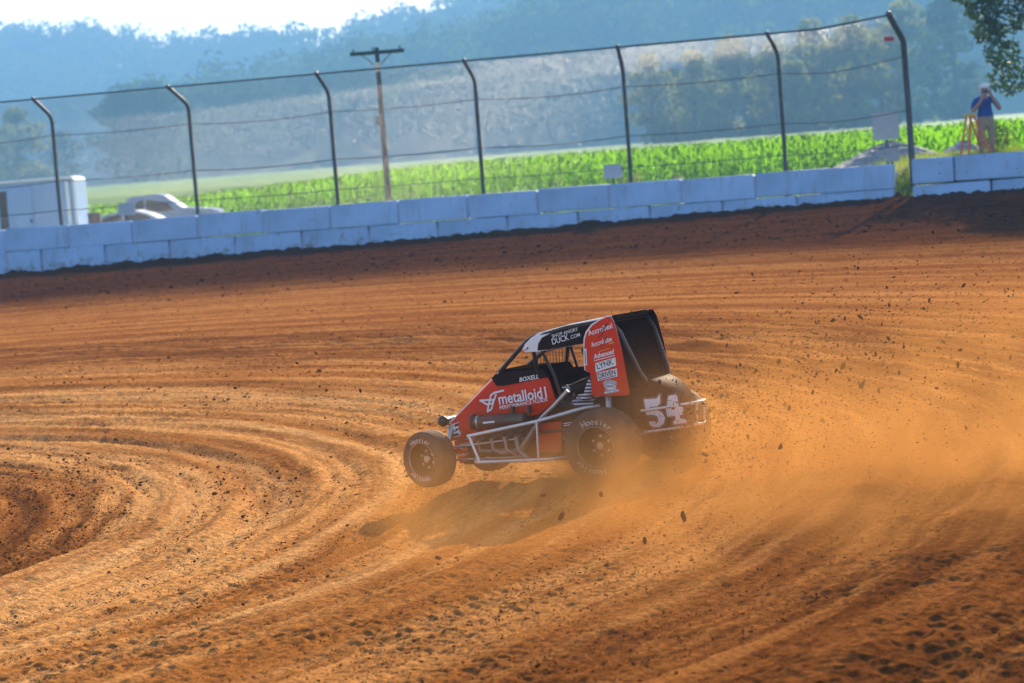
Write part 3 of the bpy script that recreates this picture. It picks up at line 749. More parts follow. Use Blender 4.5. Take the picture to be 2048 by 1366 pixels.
stroke(st, 'small_print', [(.227, 1.07), (.233, .965)], .006, Y1+.003, INK)
# rear bulkhead and tail
MB().prism([(.02, 1.30), (-.01, 1.30), (-.16, .74), (-.12, .74)], -.33, .33).build('rear_bulkhead', LINING, car)
MB().prism([(.30, 1.296), (.02, 1.328), (-.04, 1.334), (-.065, 1.31), (-.05, 1.30), (.02, 1.312), (.30, 1.285)], -.355, .355).build('roof_rear', LINING, car, True)
TP = [(-.06, .70), (-.085, .785), (-.13, .81), (-.235, .805), (-.367, .753), (-.473, .677), (-.545, .60), (-.590, .52), (-.640, .388), (-.42, .374), (-.19, .362), (-.08, .40)]
tsc = lambda x, z: 1.0-.50*max(0.0, min(1.0, (-x-.12)/.5))**1.3
TP = [(x+.14*(1-tsc(x, z)), z) for x, z in TP]
tail = MB().prism(TP, -.255, .255, tsc, cham=.035).build('tail_tank', TAILM, car, True)
c4 = lambda a, b: (-.213-(a-1178)*.000795-(b-340)*.0000, .629-(b-340)*.000735+(a-1178)*.00004)
five = [(1170, 335), (1250, 340), (1300, 345), (1340, 300), (1335, 400), (1300, 432), (1222, 428), (1222, 465), (1290, 470), (1345, 510), (1368, 570), (1352, 632), (1300, 668), (1240, 660), (1203, 622), (1195, 560), (1240, 556), (1256, 600), (1285, 620), (1303, 590), (1290, 540), (1250, 522), (1182, 512)]
four = [(1425, 332), (1495, 326), (1512, 345), (1515, 460), (1560, 478), (1556, 560), (1515, 566), (1522, 600), (1582, 620), (1582, 658), (1452, 658), (1448, 625), (1476, 600), (1474, 566), (1395, 562), (1388, 480)]
hole = [(1440, 488), (1476, 488), (1474, 405)]
def on_tail(o, off):
    for v in o.data.vertices: v.co.y = .255*tsc(v.co.x, v.co.z)+off+v.co.y
for dg in (five, four):
    pg = [c4(*p) for p in dg]; on_tail(stroke(tail, 'numeral_outline', pg+[pg[0]], .030, 0, mat('brown_print', (.16, .07, .06), .5)), .004)
    on_tail(flat(tail, 'numeral', pg, 0, WHITE), .008)
on_tail(flat(tail, 'numeral_hole', [c4(*p) for p in hole], 0, mat('brown_print', (.16, .07, .05), .5)), .0095)
for s in (1, -1):
    tube('rear_bumper', [(-.18, s*.275, .540), (-.42, s*.20, .556), (-.58, s*.10, .568), (-.615, s*.05, .570), (-.62, 0, .570)], .012, CHROME)
    tube('rear_bumper', [(-.20, s*.275, .362), (-.42, s*.20, .374), (-.57, s*.10, .386), (-.60, s*.05, .388), (-.605, 0, .388)], .012, CHROME)
    tube('bumper_upright', [(-.60, s*.075, .569), (-.585, s*.075, .387)], .010, CHROME)
# nerf bars
def nerf(s):
    y = s*.60
    tube('nerf_bar', [(1.40, s*.30, .40), (1.36, s*.48, .415), (1.30, y, .43), (.65, y, .523), (.45, s*.56, .562), (.28, s*.40, .60), (.2, s*.27, .60)], .0145, CHROME)
    tube('nerf_bar', [(1.34, s*.22, .20), (1.29, s*.52, .204), (1.22, y, .206), (.53, y, .208), (.44, s*.54, .21), (.36, s*.24, .21)], .0145, CHROME)
    tube('nerf_bar', [(1.285, y, .43), (1.205, y, .206)], .013, CHROME)
    tube('nerf_bar', [(.625, y, .525), (.64, y, .208)], .011, CHROME)
nerf(1); nerf(-1)
# axles and suspension
MB().tube([(1.72, -.56, .265), (1.72, .56, .265)], .028, 12).build('front_axle', TUBE, car, True)
MB().tube([(0, -.70, .315), (0, .70, .315)], .03, 12).build('rear_axle', STEEL, car, True)
for s in (1, -1):
    for z0, z1 in ((.31, .36), (.21, .20)):
        tube('radius_rod', [(1.70, s*.38, z0), (.95, s*.26, z1)], .011, STEEL)
    tube('shock', [(1.70, s*.30, .28), (1.66, s*.17, .56)], .024, STEEL)
    tube('rear_rod', [(0, s*.50, .36), (.55, s*.28, .34)], .012, STEEL)
    tube('rear_shock', [(.03, s*.46, .33), (.10, s*.27, .74)], .028, STEEL)
MB().tube([(1.74, -.20, .53), (1.74, .20, .53)], .035, 12).build('front_torsion_bar', TUBE, car, True)
tube('front_bumper', [(1.60, .15, .22), (1.92, .16, .25), (1.96, .10, .34), (1.96, -.10, .34), (1.92, -.16, .25), (1.60, -.15, .22)], .012, CHROME)
MB().sphere((1.74, .245, .535), (.05, .035, .05)).build('torsion_stop', TUBE, car, True)

# wheels
def ring_text(body, rad, a_mid, h, y, step, flip=False):
    mb = MB(); n = len(body)
    for i, ch in enumerate(body):
        vs, fs = text_mesh_data(ch, .02)
        cxx = (min(v[0] for v in vs)+max(v[0] for v in vs))/2; sc = h/.72
        # seen from +y the wheel is viewed with -x to the right
        a = a_mid+(i-(n-1)/2)*step*(1 if not flip else -1)
        ca, sa = math.cos(a), math.sin(a)
        out = []
        for v in vs:
            u_ = (v[0]-cxx)*sc; w_ = (v[1]-.36)*sc
            if flip: u_, w_ = u_, w_
            # local radial (outwards) and tangential directions; a measured clockwise from the top as seen from +y
            rad_d = Vector((-sa, ca)); tan_d = Vector((-ca, -sa))
            if flip: rr = -w_; tt = -u_
            else: rr = w_; tt = u_
            p = rad_d*(rad+rr)+tan_d*tt
            out.append((p[0], y, p[1]))
        mb.add(out, fs)
    return mb
def wheel(name, x, y, z, Rr, wd, rim, side, steer=0, label=None, spin=0.0):
    hub = MB()
    ho = wd/2
    hub.lathe_y([(0.0, ho*.15), (rim*.30, ho*.15), (rim*.34, ho*.05), (rim*.62, -.01*ho), (rim*.80, ho*.35), (rim*.92, ho*.75), (rim*1.0, ho*.90), (rim*1.03, ho*.97), (rim*1.05, ho*.93), (rim*1.0, -ho*.8), (rim*.9, -ho*.9), (0, -ho*.6)], 40)
    o = hub.build(name, RIM, car, True)
    o.location = (x, y, z); o.rotation_euler = (0, 0, (0 if side > 0 else math.pi)+steer)
    if label: o['label'] = label
    t = MB(); pr = [(rim*1.02, ho*.86), (rim*1.08, ho*.98), (Rr*.74, ho*1.02), (Rr*.86, ho*1.0), (Rr*.93, ho*.94), (Rr*.975, ho*.80), (Rr*.995, ho*.55)]
    gv = []
    for c_ in (.36, .12, -.12, -.36): gv += [(Rr*.998, ho*(c_+.035)), (Rr*.972, ho*(c_+.03)), (Rr*.972, ho*(c_-.03)), (Rr*.998, ho*(c_-.035))]
    full = pr+gv+[(a, -b) for a, b in pr[::-1]]
    t.lathe_y(full, 56); t.build('tyre', TYRE, o, True)
    MB().lathe_y([(rim*1.035, ho*.97), (rim*1.06, ho*1.03), (rim*1.03, ho*1.06), (rim*.985, ho*1.0)], 40).build('bead_ring', HEADER, o, True)
    yl = ho*1.02+.003
    rt = (Rr*.74+rim*1.08)/2+Rr*.035
    mb = ring_text('Hoosier', rt, -.10+spin, Rr*.17, yl, .20); mb2 = ring_text('Hoosier', rt, math.pi+.10+spin, Rr*.17, yl, .20)
    mb.add(mb2.v, mb2.f); link('lettering', mb.mesh('lettering', LETW, fix=False), o)
    MB().lathe_y([(0, ho*.42), (.030, ho*.42), (.036, ho*.36), (.036, ho*.1)], 16).build('hub_cap', STEEL, o, True)
    for k in range(6):
        a = 2*math.pi*k/6+.3+spin; rr = rim*.50
        MB().tube([(rr*math.cos(a), ho*.0, rr*math.sin(a)), (rr*math.cos(a), ho*.28, rr*math.sin(a))], .0125, 8).build('wheel_bolt', STEEL, o)
    return o
wheel('wheel', 1.72, .555, .250, .243, .195, .142, 1, R(-13), 'lifted front left wheel', .12)
wheel('wheel', 1.72, -.50, .255, .25, .20, .145, -1, R(-13))
wheel('wheel', 0, .655, .312, .305, .27, .160, 1, 0, 'rear left wheel half hidden by dust', .25)
wheel('wheel', 0, -.66, .325, .325, .34, .165, -1)

# ------------------------------------------------------------------ people
def skin_body(name, verts, edges, radii, mats, bone_mat, parent=None, sub=2):
    me = bpy.data.meshes.new('skel'); me.from_pydata([Vector(v) for v in verts], edges, [])
    o = bpy.data.objects.new('skel', me); COL.objects.link(o)
    o.modifiers.new('s', 'SKIN'); sk = me.skin_vertices[0].data
    for i, r_ in enumerate(radii):
        sk[i].radius = r_ if isinstance(r_, tuple) else (r_, r_); sk[i].use_root = (i == 0)
    sb = o.modifiers.new('b', 'SUBSURF'); sb.levels = sub; sb.render_levels = sub
    bpy.context.view_layer.update()
    m2 = bpy.data.meshes.new_from_object(o.evaluated_get(bpy.context.evaluated_depsgraph_get()))
    bpy.data.objects.remove(o); bpy.data.meshes.remove(me)
    for m in mats: m2.materials.append(m)
    A = np.array([verts[e[0]] for e in edges]); B = np.array([verts[e[1]] for e in edges]); D = B-A
    for p in m2.polygons:
        c = np.array(p.center); t = np.clip(((c-A)*D).sum(1)/(D*D).sum(1).clip(1e-9), 0, 1)
        k = int(np.argmin(((A+D*t[:, None]-c)**2).sum(1))); p.material_index = bone_mat(k, float(t[k]), p.center); p.use_smooth = True
    m2.name = name
    return link(name, m2, parent)
SKIN = mat('skin', (.42, .22, .15), .55, var=.1)
SHIRT = mat('blue_cotton', (.010, .06, .28), .85, var=.15, bump=.4, bscale=30)
KHAKI = mat('khaki_cloth', (.36, .26, .17), .85, var=.15, bump=.4, bscale=30)
HAIRW = mat('white_cap_cloth', (.78, .75, .72), .8, var=.1)
def add_chain(V, E, Rr, start, pts, rads):
    prev = start; ids = []
    for p, r_ in zip(pts, rads):
        V.append(p); Rr.append(r_); E.append((prev, len(V)-1)); prev = len(V)-1; ids.append(prev)
    return ids
def spectator(loc, rz):
    V = [(0, .02, .93)]; Rr = [(.155, .115)]; E = []; bm = {}
    def ch(start, pts, rads, mi):
        e0 = len(E); ids = add_chain(V, E, Rr, start, pts, rads)
        for k in range(e0, len(E)): bm[k] = mi
        return ids
    sp_ = ch(0, [(0, .0, 1.10), (0, .0, 1.27), (0, .01, 1.40)], [(.165, .125), (.170, .120), (.145, .095)], 1)
    hd = ch(sp_[-1], [(0, .0, 1.475), (0, -.025, 1.55), (0, -.03, 1.635), (0, -.02, 1.70)], [.062, (.070, .080), (.082, .098), (.066, .078)], 0)
    for s in (-1, 1):
        lg = ch(0, [(s*.10, .02, .80), (s*.115, .0, .48), (s*.12, .03, .10), (s*.13, -.10, .045)], [.105, .072, .052, .042], 2)
        a1 = ch(sp_[-1], [(s*.19, .0, 1.385), (s*.275, -.06, 1.19)], [.070, .056], 1)
        a2 = ch(a1[-1], [(s*.285, -.10, 1.13), (s*.17, -.22, 1.32), (s*.085, -.235, 1.475)], [.047, .040, .030], 0)
        hnd = ch(a2[-1], [(s*.060, -.235, 1.53)], [(.040, .022)], 0)
        for k, (dx, dz, L) in enumerate(((.030, .000, .07), (.012, .012, .078), (-.004, .012, .075), (-.018, .004, .06))):
            ch(hnd[-1], [(s*(.060+dx*.9), -.245, 1.55+dz+L*.30), (s*(.045+dx*.5), -.275, 1.555+dz+L*.55)], [.011, .009], 0)
        ch(hnd[-1], [(s*.025, -.245, 1.53), (s*.012, -.26, 1.55)], [.012, .010], 0)
    mats = [SKIN, SHIRT, KHAKI]
    def bone(k, t, c):
        if bm[k] == 2 and c[2] < .46: return 0
        if c[2] < .99 and abs(c[0]) < .22 and c[2] > .2: return 2
        return bm[k]
    o = skin_body('person', V, E, Rr, mats, bone, sub=3)
    o.location = loc; o.rotation_euler = (0, 0, rz); o.scale = (1.16, 1.1, 1.03)
    tag(o, 'person in blue t-shirt, khaki shorts and white cap raising a camera behind the wall', 'person')
    cap = MB(); cap.sphere((0, -.015, 1.675), (.105, .118, .09), 16, 9)
    cap.v = [(x, y, max(z, 1.655-.02*(y > 0))) for x, y, z in cap.v]
    cap.build('cap', HAIRW, o, True)
    for s in (-1, 1): MB().sphere((s*.088, -.02, 1.60), (.02, .045, .06), 8, 6).build('hair', HAIRW, o, True)
    MB().sphere((0, -.135, 1.60), (.016, .022, .024), 8, 6).build('nose', SKIN, o, True)
    for s in (-1, 1): MB().sphere((s*.034, -.118, 1.632), (.014, .008, .009), 8, 6).build('eye', INK, o, True)
    return o
PX, PY = 11.76, 58.25
pz = float(outer_base(np.array(PX), np.array(PY)))
spectator((PX, PY, pz), R(6))
cmr = empty('camera_body', (PX-.02, PY-.27, pz+1.62), label='small dark camera held up at the face of the person in blue', cat='camera')
MB().box((0, 0, 0), (.12, .05, .075), bev=.008).build('case', INK, cmr)
MB().tube([(0, -.02, 0), (0, -.09, 0)], .03, 14).build('lens', INK, cmr, True)

# step ladder
ORANGE = mat('orange_fibreglass', (.85, .10, .03), .45, var=.1)
YELP = mat('yellow_plastic', (.75, .40, .02), .45)
def ladder(x, y, z, h):
    root = empty('step_ladder', (x, y, z), R(12), label='orange step ladder with a yellow top standing behind the white wall', cat='ladder')
    for yy in (-.22, .22):
        MB().tube([(-.22, yy*1.15, 0), (-.035, yy*.6, h-.05)], .030, 4).build('front_rail', ORANGE, root)
        MB().tube([(.42, yy*1.15, 0), (.045, yy*.6, h-.05)], .026, 4).build('rear_rail', ORANGE, root)
    for k in range(4):
        t = (k+.8)/4.7; MB().box((-.22+.185*t, 0, t*(h-.05)), (.085, .50-.21*t, .022)).build('step', STEEL, root)
    for k in range(3):
        t = (k+.8)/4; MB().tube([(.42-.375*t, -.25+.1*t, t*(h-.05)), (.42-.375*t, .25-.1*t, t*(h-.05))], .011, 6).build('rear_brace', STEEL, root)
    MB().box((0, 0, h-.02), (.19, .36, .07), bev=.012).build('top_cap', YELP, root)
ladder(11.33, 57.95, float(outer_base(np.array(11.33), np.array(57.95))), 3.16-float(outer_base(np.array(11.33), np.array(57.95))))

# driver, in the car's own coordinates, as a thing of its own
SUIT = mat('black_race_suit', (.022, .020, .024), .7, var=.2, bump=.3, bscale=40)
def stripe_mat():
    m = mat('striped_glove', (.62, .62, .70), .7); n = m.node_tree.nodes; l = m.node_tree.links; b = n['Principled BSDF']
    tc = [x for x in n if x.type == 'TEX_COORD'][0]
    wv = n.new('ShaderNodeTexWave'); wv.bands_direction = 'Z'; wv.inputs['Scale'].default_value = 11; wv.inputs['Distortion'].default_value = .6
    l.new(tc.outputs['Object'], wv.inputs[0])
    cr = n.new('ShaderNodeValToRGB'); cr.color_ramp.interpolation = 'CONSTANT'; cr.color_ramp.elements[1].position = .48
    cr.color_ramp.elements[0].color = (.035, .012, .022, 1); cr.color_ramp.elements[1].color = (.66, .66, .76, 1)
    l.new(wv.outputs['Fac'], cr.inputs[0]); l.new(cr.outputs[0], b.inputs['Base Color']); return m
STRIPE = stripe_mat()
def driver():
    V = [(.16, 0, .60)]; Rr = [(.15, .13)]; E = []; bm = {}
    def ch(start, pts, rads, mi):
        e0 = len(E); ids = add_chain(V, E, Rr, start, pts, rads)
        for k in range(e0, len(E)): bm[k] = mi
        return ids
    tr = ch(0, [(.15, 0, .74), (.17, 0, .88)], [(.15, .12), (.14, .10)], 0)
    ch(tr[-1], [(.22, 0, .95), (.27, 0, 1.03), (.29, 0, 1.09)], [.06, .10, .09], 0)
    for s in (-1, 1):
        ch(0, [(.36, s*.10, .56), (.66, s*.11, .62), (.95, s*.10, .45)], [.085, .065, .05], 0)
        if s == 1:
            up_ = ch(tr[-1], [(.20, .17, .90), (.255, .225, .79)], [.075, .058], 0)
            fo = ch(up_[-1], [(.275, .235, .755), (.315, .225, .69), (.345, .205, .662)], [.054, .046, .036], 1)
            ha = ch(fo[-1], [(.385, .185, .668)], [(.042, .026)], 1)
            ff = [(.43, .17), (.435, .18), (.432, .192), (.42, .205)]
        else:
            up_ = ch(tr[-1], [(.20, -.17, .90), (.36, -.20, .80)], [.075, .055], 0)
            fo = ch(up_[-1], [(.45, -.10, .78), (.54, .02, .745), (.58, .045, .735)], [.05, .045, .035], 0)
            ha = ch(fo[-1], [(.615, .075, .735)], [(.055, .040)], 2)
            ff = [(.655, .035), (.66, .05), (.66, .068), (.65, .085)]
        z0 = V[ha[-1]][2]
        for k, (fx, fy) in enumerate(ff):
            ch(ha[-1], [(fx, fy, z0+.018), (fx+.012, fy, z0-.012)], [.011, .010], 1)
        ch(ha[-1], [(V[ha[-1]][0]+.01, V[ha[-1]][1]+.04, z0+.02)], [.012], 1)
    return skin_body('person', V, E, Rr, [SUIT, STRIPE, mat('pale_glove', (.48, .48, .50), .7, var=.4, scale=40)], lambda k, t, c: bm[k])
dr = driver(); dr.matrix_world = cm
tag(dr, 'driver in black suit and striped gloves holding the wheel inside the race car', 'person')
hm = MB().sphere((.285, 0, 1.055), (.13, .115, .135), 20, 14).build('helmet', BLACK, dr, True)
MB().prism([(.408, 1.02), (.418, 1.06), (.405, 1.09), (.39, 1.05)], -.08, .08).build('visor', INK, hm)
MB().prism([(.43, 1.105), (.34, 1.14), (.33, 1.16), (.44, 1.12)], -.09, .09).build('helmet_peak', mat('red_helmet_trim', (.5, .03, .03), .4), hm)

# ------------------------------------------------------------------ thrown clods
CLOD = mat('damp_clod', (.055, .026, .013), .9, var=.3, spec=.1)
def clod_mesh(el):
    bm = bmesh.new(); bmesh.ops.create_icosphere(bm, subdivisions=1, radius=1)
    for v in bm.verts: v.co = Vector((v.co.x*el, v.co.y*random.uniform(.6, .9), v.co.z*.75))*random.uniform(.65, 1.2)
    me = bpy.data.meshes.new('dirt_clod'); bm.to_mesh(me); bm.free(); me.materials.append(CLOD); return me
CM = [clod_mesh(random.uniform(1, 1.7)) for _ in range(8)]
DV = Vector((.874, -.486, 0)); DN = Vector((.486, .874, 0))
def plume_point():
    s = random.gammavariate(2.3, .85)*.9+.15
    lat = random.gauss(0, .30+.22*s)
    p = Vector((1.0, 20.1, 0))+DV*s+DN*lat
    g = float(track_base(np.array(p.x), np.array(p.y)))
    hmax = .42+.30*s
    h = abs(random.gauss(hmax*.62, hmax*.42))+.04
    p.z = g+h; return p, s
for i in range(270):
    p, s = plume_point()
    while p.y < 14 or p.x > 5.0: p, s = plume_point()
    r_ = min(.032, .0080*math.exp(random.gauss(0, .5))+.003)
    o = link('dirt_clod', CM[i % 8], None, loc=p, rot=(random.uniform(0, 6), random.uniform(0, 6), random.uniform(0, 6)),
             label='dark dirt clod flying in the dust behind the race car', cat='dirt clod', group='dirt clods thrown up behind the race car')
    o.scale = (r_, r_, r_)
for (x, y, z, r_) in [(2.33, 18.6, .42, .028), (.55, 17.2, .62, .022), (.25, 16.6, .58, .03), (-.62, 16.3, .40, .02), (1.05, 16.0, .60, .03), (.15, 18.2, .5, .018), (.75, 15.4, .55, .022), (-1.45, 22.5, 1.0, .018), (-.3, 22.5, .9, .015),
                       (1.45, 18.9, .62, .026), (1.9, 17.6, .8, .024), (2.9, 18.6, 1.45, .022), (3.35, 18.2, 1.25, .02), (-2.2, 24.5, 1.15, .016), (-2.9, 25.0, .9, .018)]:
    o = link('dirt_clod', random.choice(CM), None, loc=(x, y, z), rot=(random.uniform(0, 6), random.uniform(0, 6), 0),
             label='dark dirt clod flying in the dust behind the race car' if x > .9 else 'dark dirt clod in the air in front of the race car',
             cat='dirt clod', group='dirt clods thrown up behind the race car' if x > .9 else 'dirt clods in the air around the race car')
    o.scale = (r_, r_, r_)
# fine grit in the air and loose crumbs lying on the track
def crumbs(name, P, rad, label, m=CLOD):
    n = len(P); base = np.array([(1, .1, 0), (-.8, .7, 0), (-.5, -.9, .1), (.15, .1, .62), (0, -.1, -.5)])
    fc = np.array([(0, 1, 3), (1, 2, 3), (2, 0, 3), (1, 0, 4), (2, 1, 4), (0, 2, 4)])
    ang = rng.uniform(0, 2*np.pi, n); ca, sa = np.cos(ang), np.sin(ang)
    st = rng.uniform(.6, 1.5, (n, 3))
    V = base[None]*st[:, None, :]*rad[:, None, None]
    X = V[..., 0]*ca[:, None]-V[..., 1]*sa[:, None]; Y = V[..., 0]*sa[:, None]+V[..., 1]*ca[:, None]
    V = np.stack([X, Y, V[..., 2]], -1)+P[:, None, :]
    F_ = (fc[None]+np.arange(n)[:, None, None]*5).reshape(-1, 3)
    link(name, npmesh(name, V.reshape(-1, 3), F_, m), kind='stuff', label=label, cat='dirt')
pp = []
for i in range(11000):
    p, s = plume_point(); pp.append(tuple(p))
crumbs('airborne_grit', np.array(pp), .0032+.007*rng.random(len(pp))**3, 'fine dark grit hanging in the air behind the race car')
n = 90000
yy = 1/rng.uniform(1/60, 1/11, n); xx = rng.uniform(-.24, .24, n)*yy
rr_ = np.hypot(xx-CX, yy-CY)
keep = (rng.random(n) < np.interp(rr_, [0, 8, 9, 10, 12, 30, 36, 41], [1, 1, 1, .35, .3, .22, .9, 1])) & (yy < wallY(xx)-.1)
xx, yy = xx[keep], yy[keep]
cr_ = (.004+.006*rng.random(len(xx))+.014*rng.random(len(xx))**9)*(1+.8*(yy > 48))*np.clip(yy/20, .7, 1.6)
far_ = np.hypot(xx-CX, yy-CY)+rng.normal(0, 1.2, len(xx)) > 31
for nm, kk, lab, cc in (('loose_crumbs', ~far_, 'loose orange brown crumbs of dirt scattered over the track', (.17, .060, .014)), ('damp_crumbs', far_, 'damp dark crumbs of dirt banked below the white wall', (.034, .012, .004))):
    crumbs(nm, np.stack([xx[kk], yy[kk], track_base(xx[kk], yy[kk])+.008], -1), cr_[kk], lab, mat(nm, cc, .9, var=.5, scale=1.2, spec=.0))

# ------------------------------------------------------------------ gravel piles
GRAV = mat('grey_gravel', (.30, .31, .33), .9, var=.35, scale=9, bump=1.0, bscale=16, spec=.2)
def pile(label, x, y, rx, ry, h):
    nr, na = 16, 40; V = []; Fc = []
    z0 = float(outer_base(np.array(x), np.array(y)))-.12
    for i in range(nr+1):
        t = i/nr
        for k in range(na):
            a = 2*math.pi*k/na; lob = 1+.16*math.sin(2*a+x)+.10*math.sin(3*a+y)+.05*math.sin(7*a)
            hx = h*(1-t**1.25)*(1+.10*math.sin(5*a)*t)
            V.append((rx*t*lob*math.cos(a), ry*t*lob*math.sin(a), max(0, hx+random.uniform(-.03, .03)*(t < .98))))
    for i in range(nr):
        for k in range(na): Fc.append((i*na+k, (i+1)*na+k, (i+1)*na+(k+1) % na, i*na+(k+1) % na))
    link('gravel_pile', MB().add(V, Fc).mesh('gravel_pile', GRAV, False), None, loc=(x, y, z0), label=label, cat='gravel pile', group='gravel piles behind the wall')
pile('large grey gravel pile behind the end of the long white wall', 10.75, 66.4, 2.0, 1.7, 2.63-float(outer_base(np.array(10.75), np.array(66.4)))+.1)
pile('smaller grey gravel pile beside the orange ladder', 12.8, 66.6, 1.1, 1.2, 2.5-float(outer_base(np.array(12.8), np.array(66.6)))+.1)

# ------------------------------------------------------------------ utility pole
WOODP = mat('weathered_pole_wood', (.04, .048, .055), .9, var=.3, scale=5, spec=.0, bump=.5)
up_ = empty('utility_pole', (-3.7, 80, .65), label='wooden utility pole with a cross arm rising behind the chain link fence', cat='utility pole')
MB().tube([(0, 0, -.3), (.0, 0, 3.6), (.02, 0, 6.25)], [.10, .085, .07], 12).build('pole', WOODP, up_, True)
MB().box((.03, -.13, 6.08), (1.78, .10, .12)).build('cross_arm', WOODP, up_)
for x in (-.75, -.1, .78): MB().tube([(x, -.13, 6.13), (x, -.13, 6.24)], .03, 8).build('insulator', DARKSTEEL, up_)
MB().tube([(-.5, -.10, 6.05), (0, -.11, 5.6)], .018, 6).build('brace', DARKSTEEL, up_)
MB().tube([(.5, -.10, 6.05), (.03, -.11, 5.6)], .018, 6).build('brace', DARKSTEEL, up_)
MB().tube([(.0, -.15, 5.75), (.0, -.15, 5.45)], .11, 12).build('lamp', STEEL, up_, True)
MB().box((-.08, -.16, 3.85), (.22, .16, .30), bev=.02).build('junction_box', DARKSTEEL, up_)
MB().tube([(.09, -.10, 1.0), (.09, -.10, 3.7)], .02, 6).build('conduit', DARKSTEEL, up_)

# ------------------------------------------------------------------ trailer and parked vehicles
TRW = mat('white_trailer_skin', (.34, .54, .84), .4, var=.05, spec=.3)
TRIM = mat('aluminium_trim', (.75, .76, .78), .3, .6, var=.05)
GLASS = mat('dark_glass', (.012, .045, .06), .12, var=.1, spec=.3, matte=.92)
def trailer(x1, y, z, L, wdt, h):
    root = empty('cargo_trailer', (x1-L/2, y, z), label='white enclosed cargo trailer with an open side door behind the wall', cat='trailer')
    pr = [(-L/2, .45), (L/2, .45), (L/2, h-.16), (L/2-.05, h-.05), (L/2-.16, h), (-L/2, h)]
    body = MB().prism(pr, 0, wdt).build('body', TRW, root)
    t = MB(); t.tube([(-L/2, -.02, h-.05), (L/2-.18, -.02, h-.05), (L/2-.07, -.02, h-.10), (L/2-.045, -.02, h-.20), (L/2-.045, -.02, .45)], .055, 6); t.build('edge_trim', TRIM, root, True)
    MB().box((L/2-.26, -.012, 1.6), (.10, .02, 2.0)).build('corner_post', TRIM, root)
    dx = x1-L/2
    MB().box((-15.95-dx, -.012, 1.45), (.30, .02, 1.95)).build('doorway', INK, root)
    d = MB().box((-15.43-dx, -.05, 1.45), (.80, .045, 1.90), bev=.01).build('door', TRW, root)
    MB().box((-15.10-dx, -.085, 1.42), (.06, .03, .12), bev=.006).build('handle', DARKSTEEL, d)
    for wx in (-.4, .45):
        MB().lathe_y([(0, -.02), (.20, -.02), (.34, -.03), (.36, .02), (.36, .20), (0, .20)], 24, (wx-.6, .02, .36)).build('wheel', TYRE, root, True)
trailer(-13.62, 78, .72, 6.2, 2.1, 2.76)
def window_poly(parent, name, poly, y, m): return flat(parent, name, poly, y, m, .01)
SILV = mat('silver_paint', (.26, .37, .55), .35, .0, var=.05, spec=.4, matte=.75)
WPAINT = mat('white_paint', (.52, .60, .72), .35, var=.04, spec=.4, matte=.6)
LAMP = mat('red_lens', (.55, .03, .03), .2)
def vehicle(name, label, cat, loc, rz, body, glass, wheels, halfw, paint, extras):
    root = empty(name, loc, rz, label=label, cat=cat)
    ysf = lambda x, z: 1.0-.16*max(0, min(1, (z-1.05)/.75))
    b = MB().prism(body, -halfw, halfw, ysf, cham=.035).build('body', paint, root, False)
    for g in glass:
        for s in (1, -1):
            mbx = MB().prism(g, 0, .012)
            mbx.v = [(x, s*(halfw*ysf(x, z)-.006+y), z) for x, y, z in mbx.v]
            mbx.build('window', GLASS, root)
    for wx in wheels:
        for s in (1, -1):
            wo = MB().lathe_y([(0, -.10), (.34, -.10), (.36, -.05), (.36, .05), (.34, .10), (.22, .11), (0, .11)], 24).build('wheel', TYRE, root, True)
            wo.location = (wx, s*(halfw-.06), .36); wo.rotation_euler = (0, 0, 0 if s > 0 else math.pi)
            MB().lathe_y([(0, .115), (.20, .115), (.215, .10)], 20).build('rim', STEEL, wo, True)
    extras(root); return root
def pk_extra(root):
    for s in (1, -1):
        MB().box((-2.86, s*.84, 1.02), (.05, .12, .34), bev=.01).build('tail_light', LAMP, root)
        MB().box((2.80, s*.72, .90), (.06, .30, .16), bev=.02).build('headlight', TRIM, root)
        MB().box((.62, s*1.0, 1.22), (.10, .16, .18), bev=.03).build('mirror', INK, root)
    MB().box((-1.75, 0, 1.20), (2.1, 1.5, .06)).build('bed_cover', INK, root)
    MB().box((-2.95, 0, .55), (.14, 1.8, .2), bev=.03).build('rear_bumper', TRIM, root)
vehicle('pickup_truck', 'silver crew cab pickup truck parked in front of the corn', 'pickup', (-13.2, 90, .72), 0,
        [(-2.9, .50), (-2.9, 1.20), (-.62, 1.22), (-.55, 1.78), (-.40, 1.87), (.55, 1.90), (.85, 1.84), (1.50, 1.33), (2.55, 1.22), (2.83, 1.12), (2.88, .55), (2.4, .45), (-2.4, .45)],
        [[(-.44, 1.24), (-.40, 1.79), (.10, 1.81), (.10, 1.24)], [(.17, 1.24), (.17, 1.81), (.74, 1.79), (1.22, 1.27)]], (-1.75, 1.85), .98, SILV, pk_extra)
def sd_extra(root):
    for s in (1, -1):
        MB().box((-2.1, s*.66, .90), (.06, .26, .12), bev=.02).build('tail_light', LAMP, root)
        MB().box((2.1, s*.62, .72), (.06, .30, .12), bev=.02).build('headlight', TRIM, root)
        MB().box((.62, s*.95, 1.02), (.10, .14, .12), bev=.03).build('mirror', WPAINT, root)
vehicle('parked_sedan', 'white sedan with a curved roof parked just behind the wall', 'car', (-12.1, 79, .74), 0,
        [(-2.2, .42), (-2.22, .85), (-1.95, 1.0), (-1.35, 1.08), (-.75, 1.38), (-.2, 1.48), (.30, 1.47), (.75, 1.33), (1.25, 1.03), (1.9, .92), (2.2, .72), (2.2, .42)],
        [[(-1.05, 1.10), (-.62, 1.34), (-.15, 1.42), (-.12, 1.08)], [(-.05, 1.08), (-.08, 1.42), (.28, 1.41), (.66, 1.30), (.98, 1.06)]], (-1.3, 1.35), .88, WPAINT, sd_extra)
bx = empty('storage_box', (-13.0, 77.5, .7), label='dark box standing at the corner of the white trailer', cat='box')
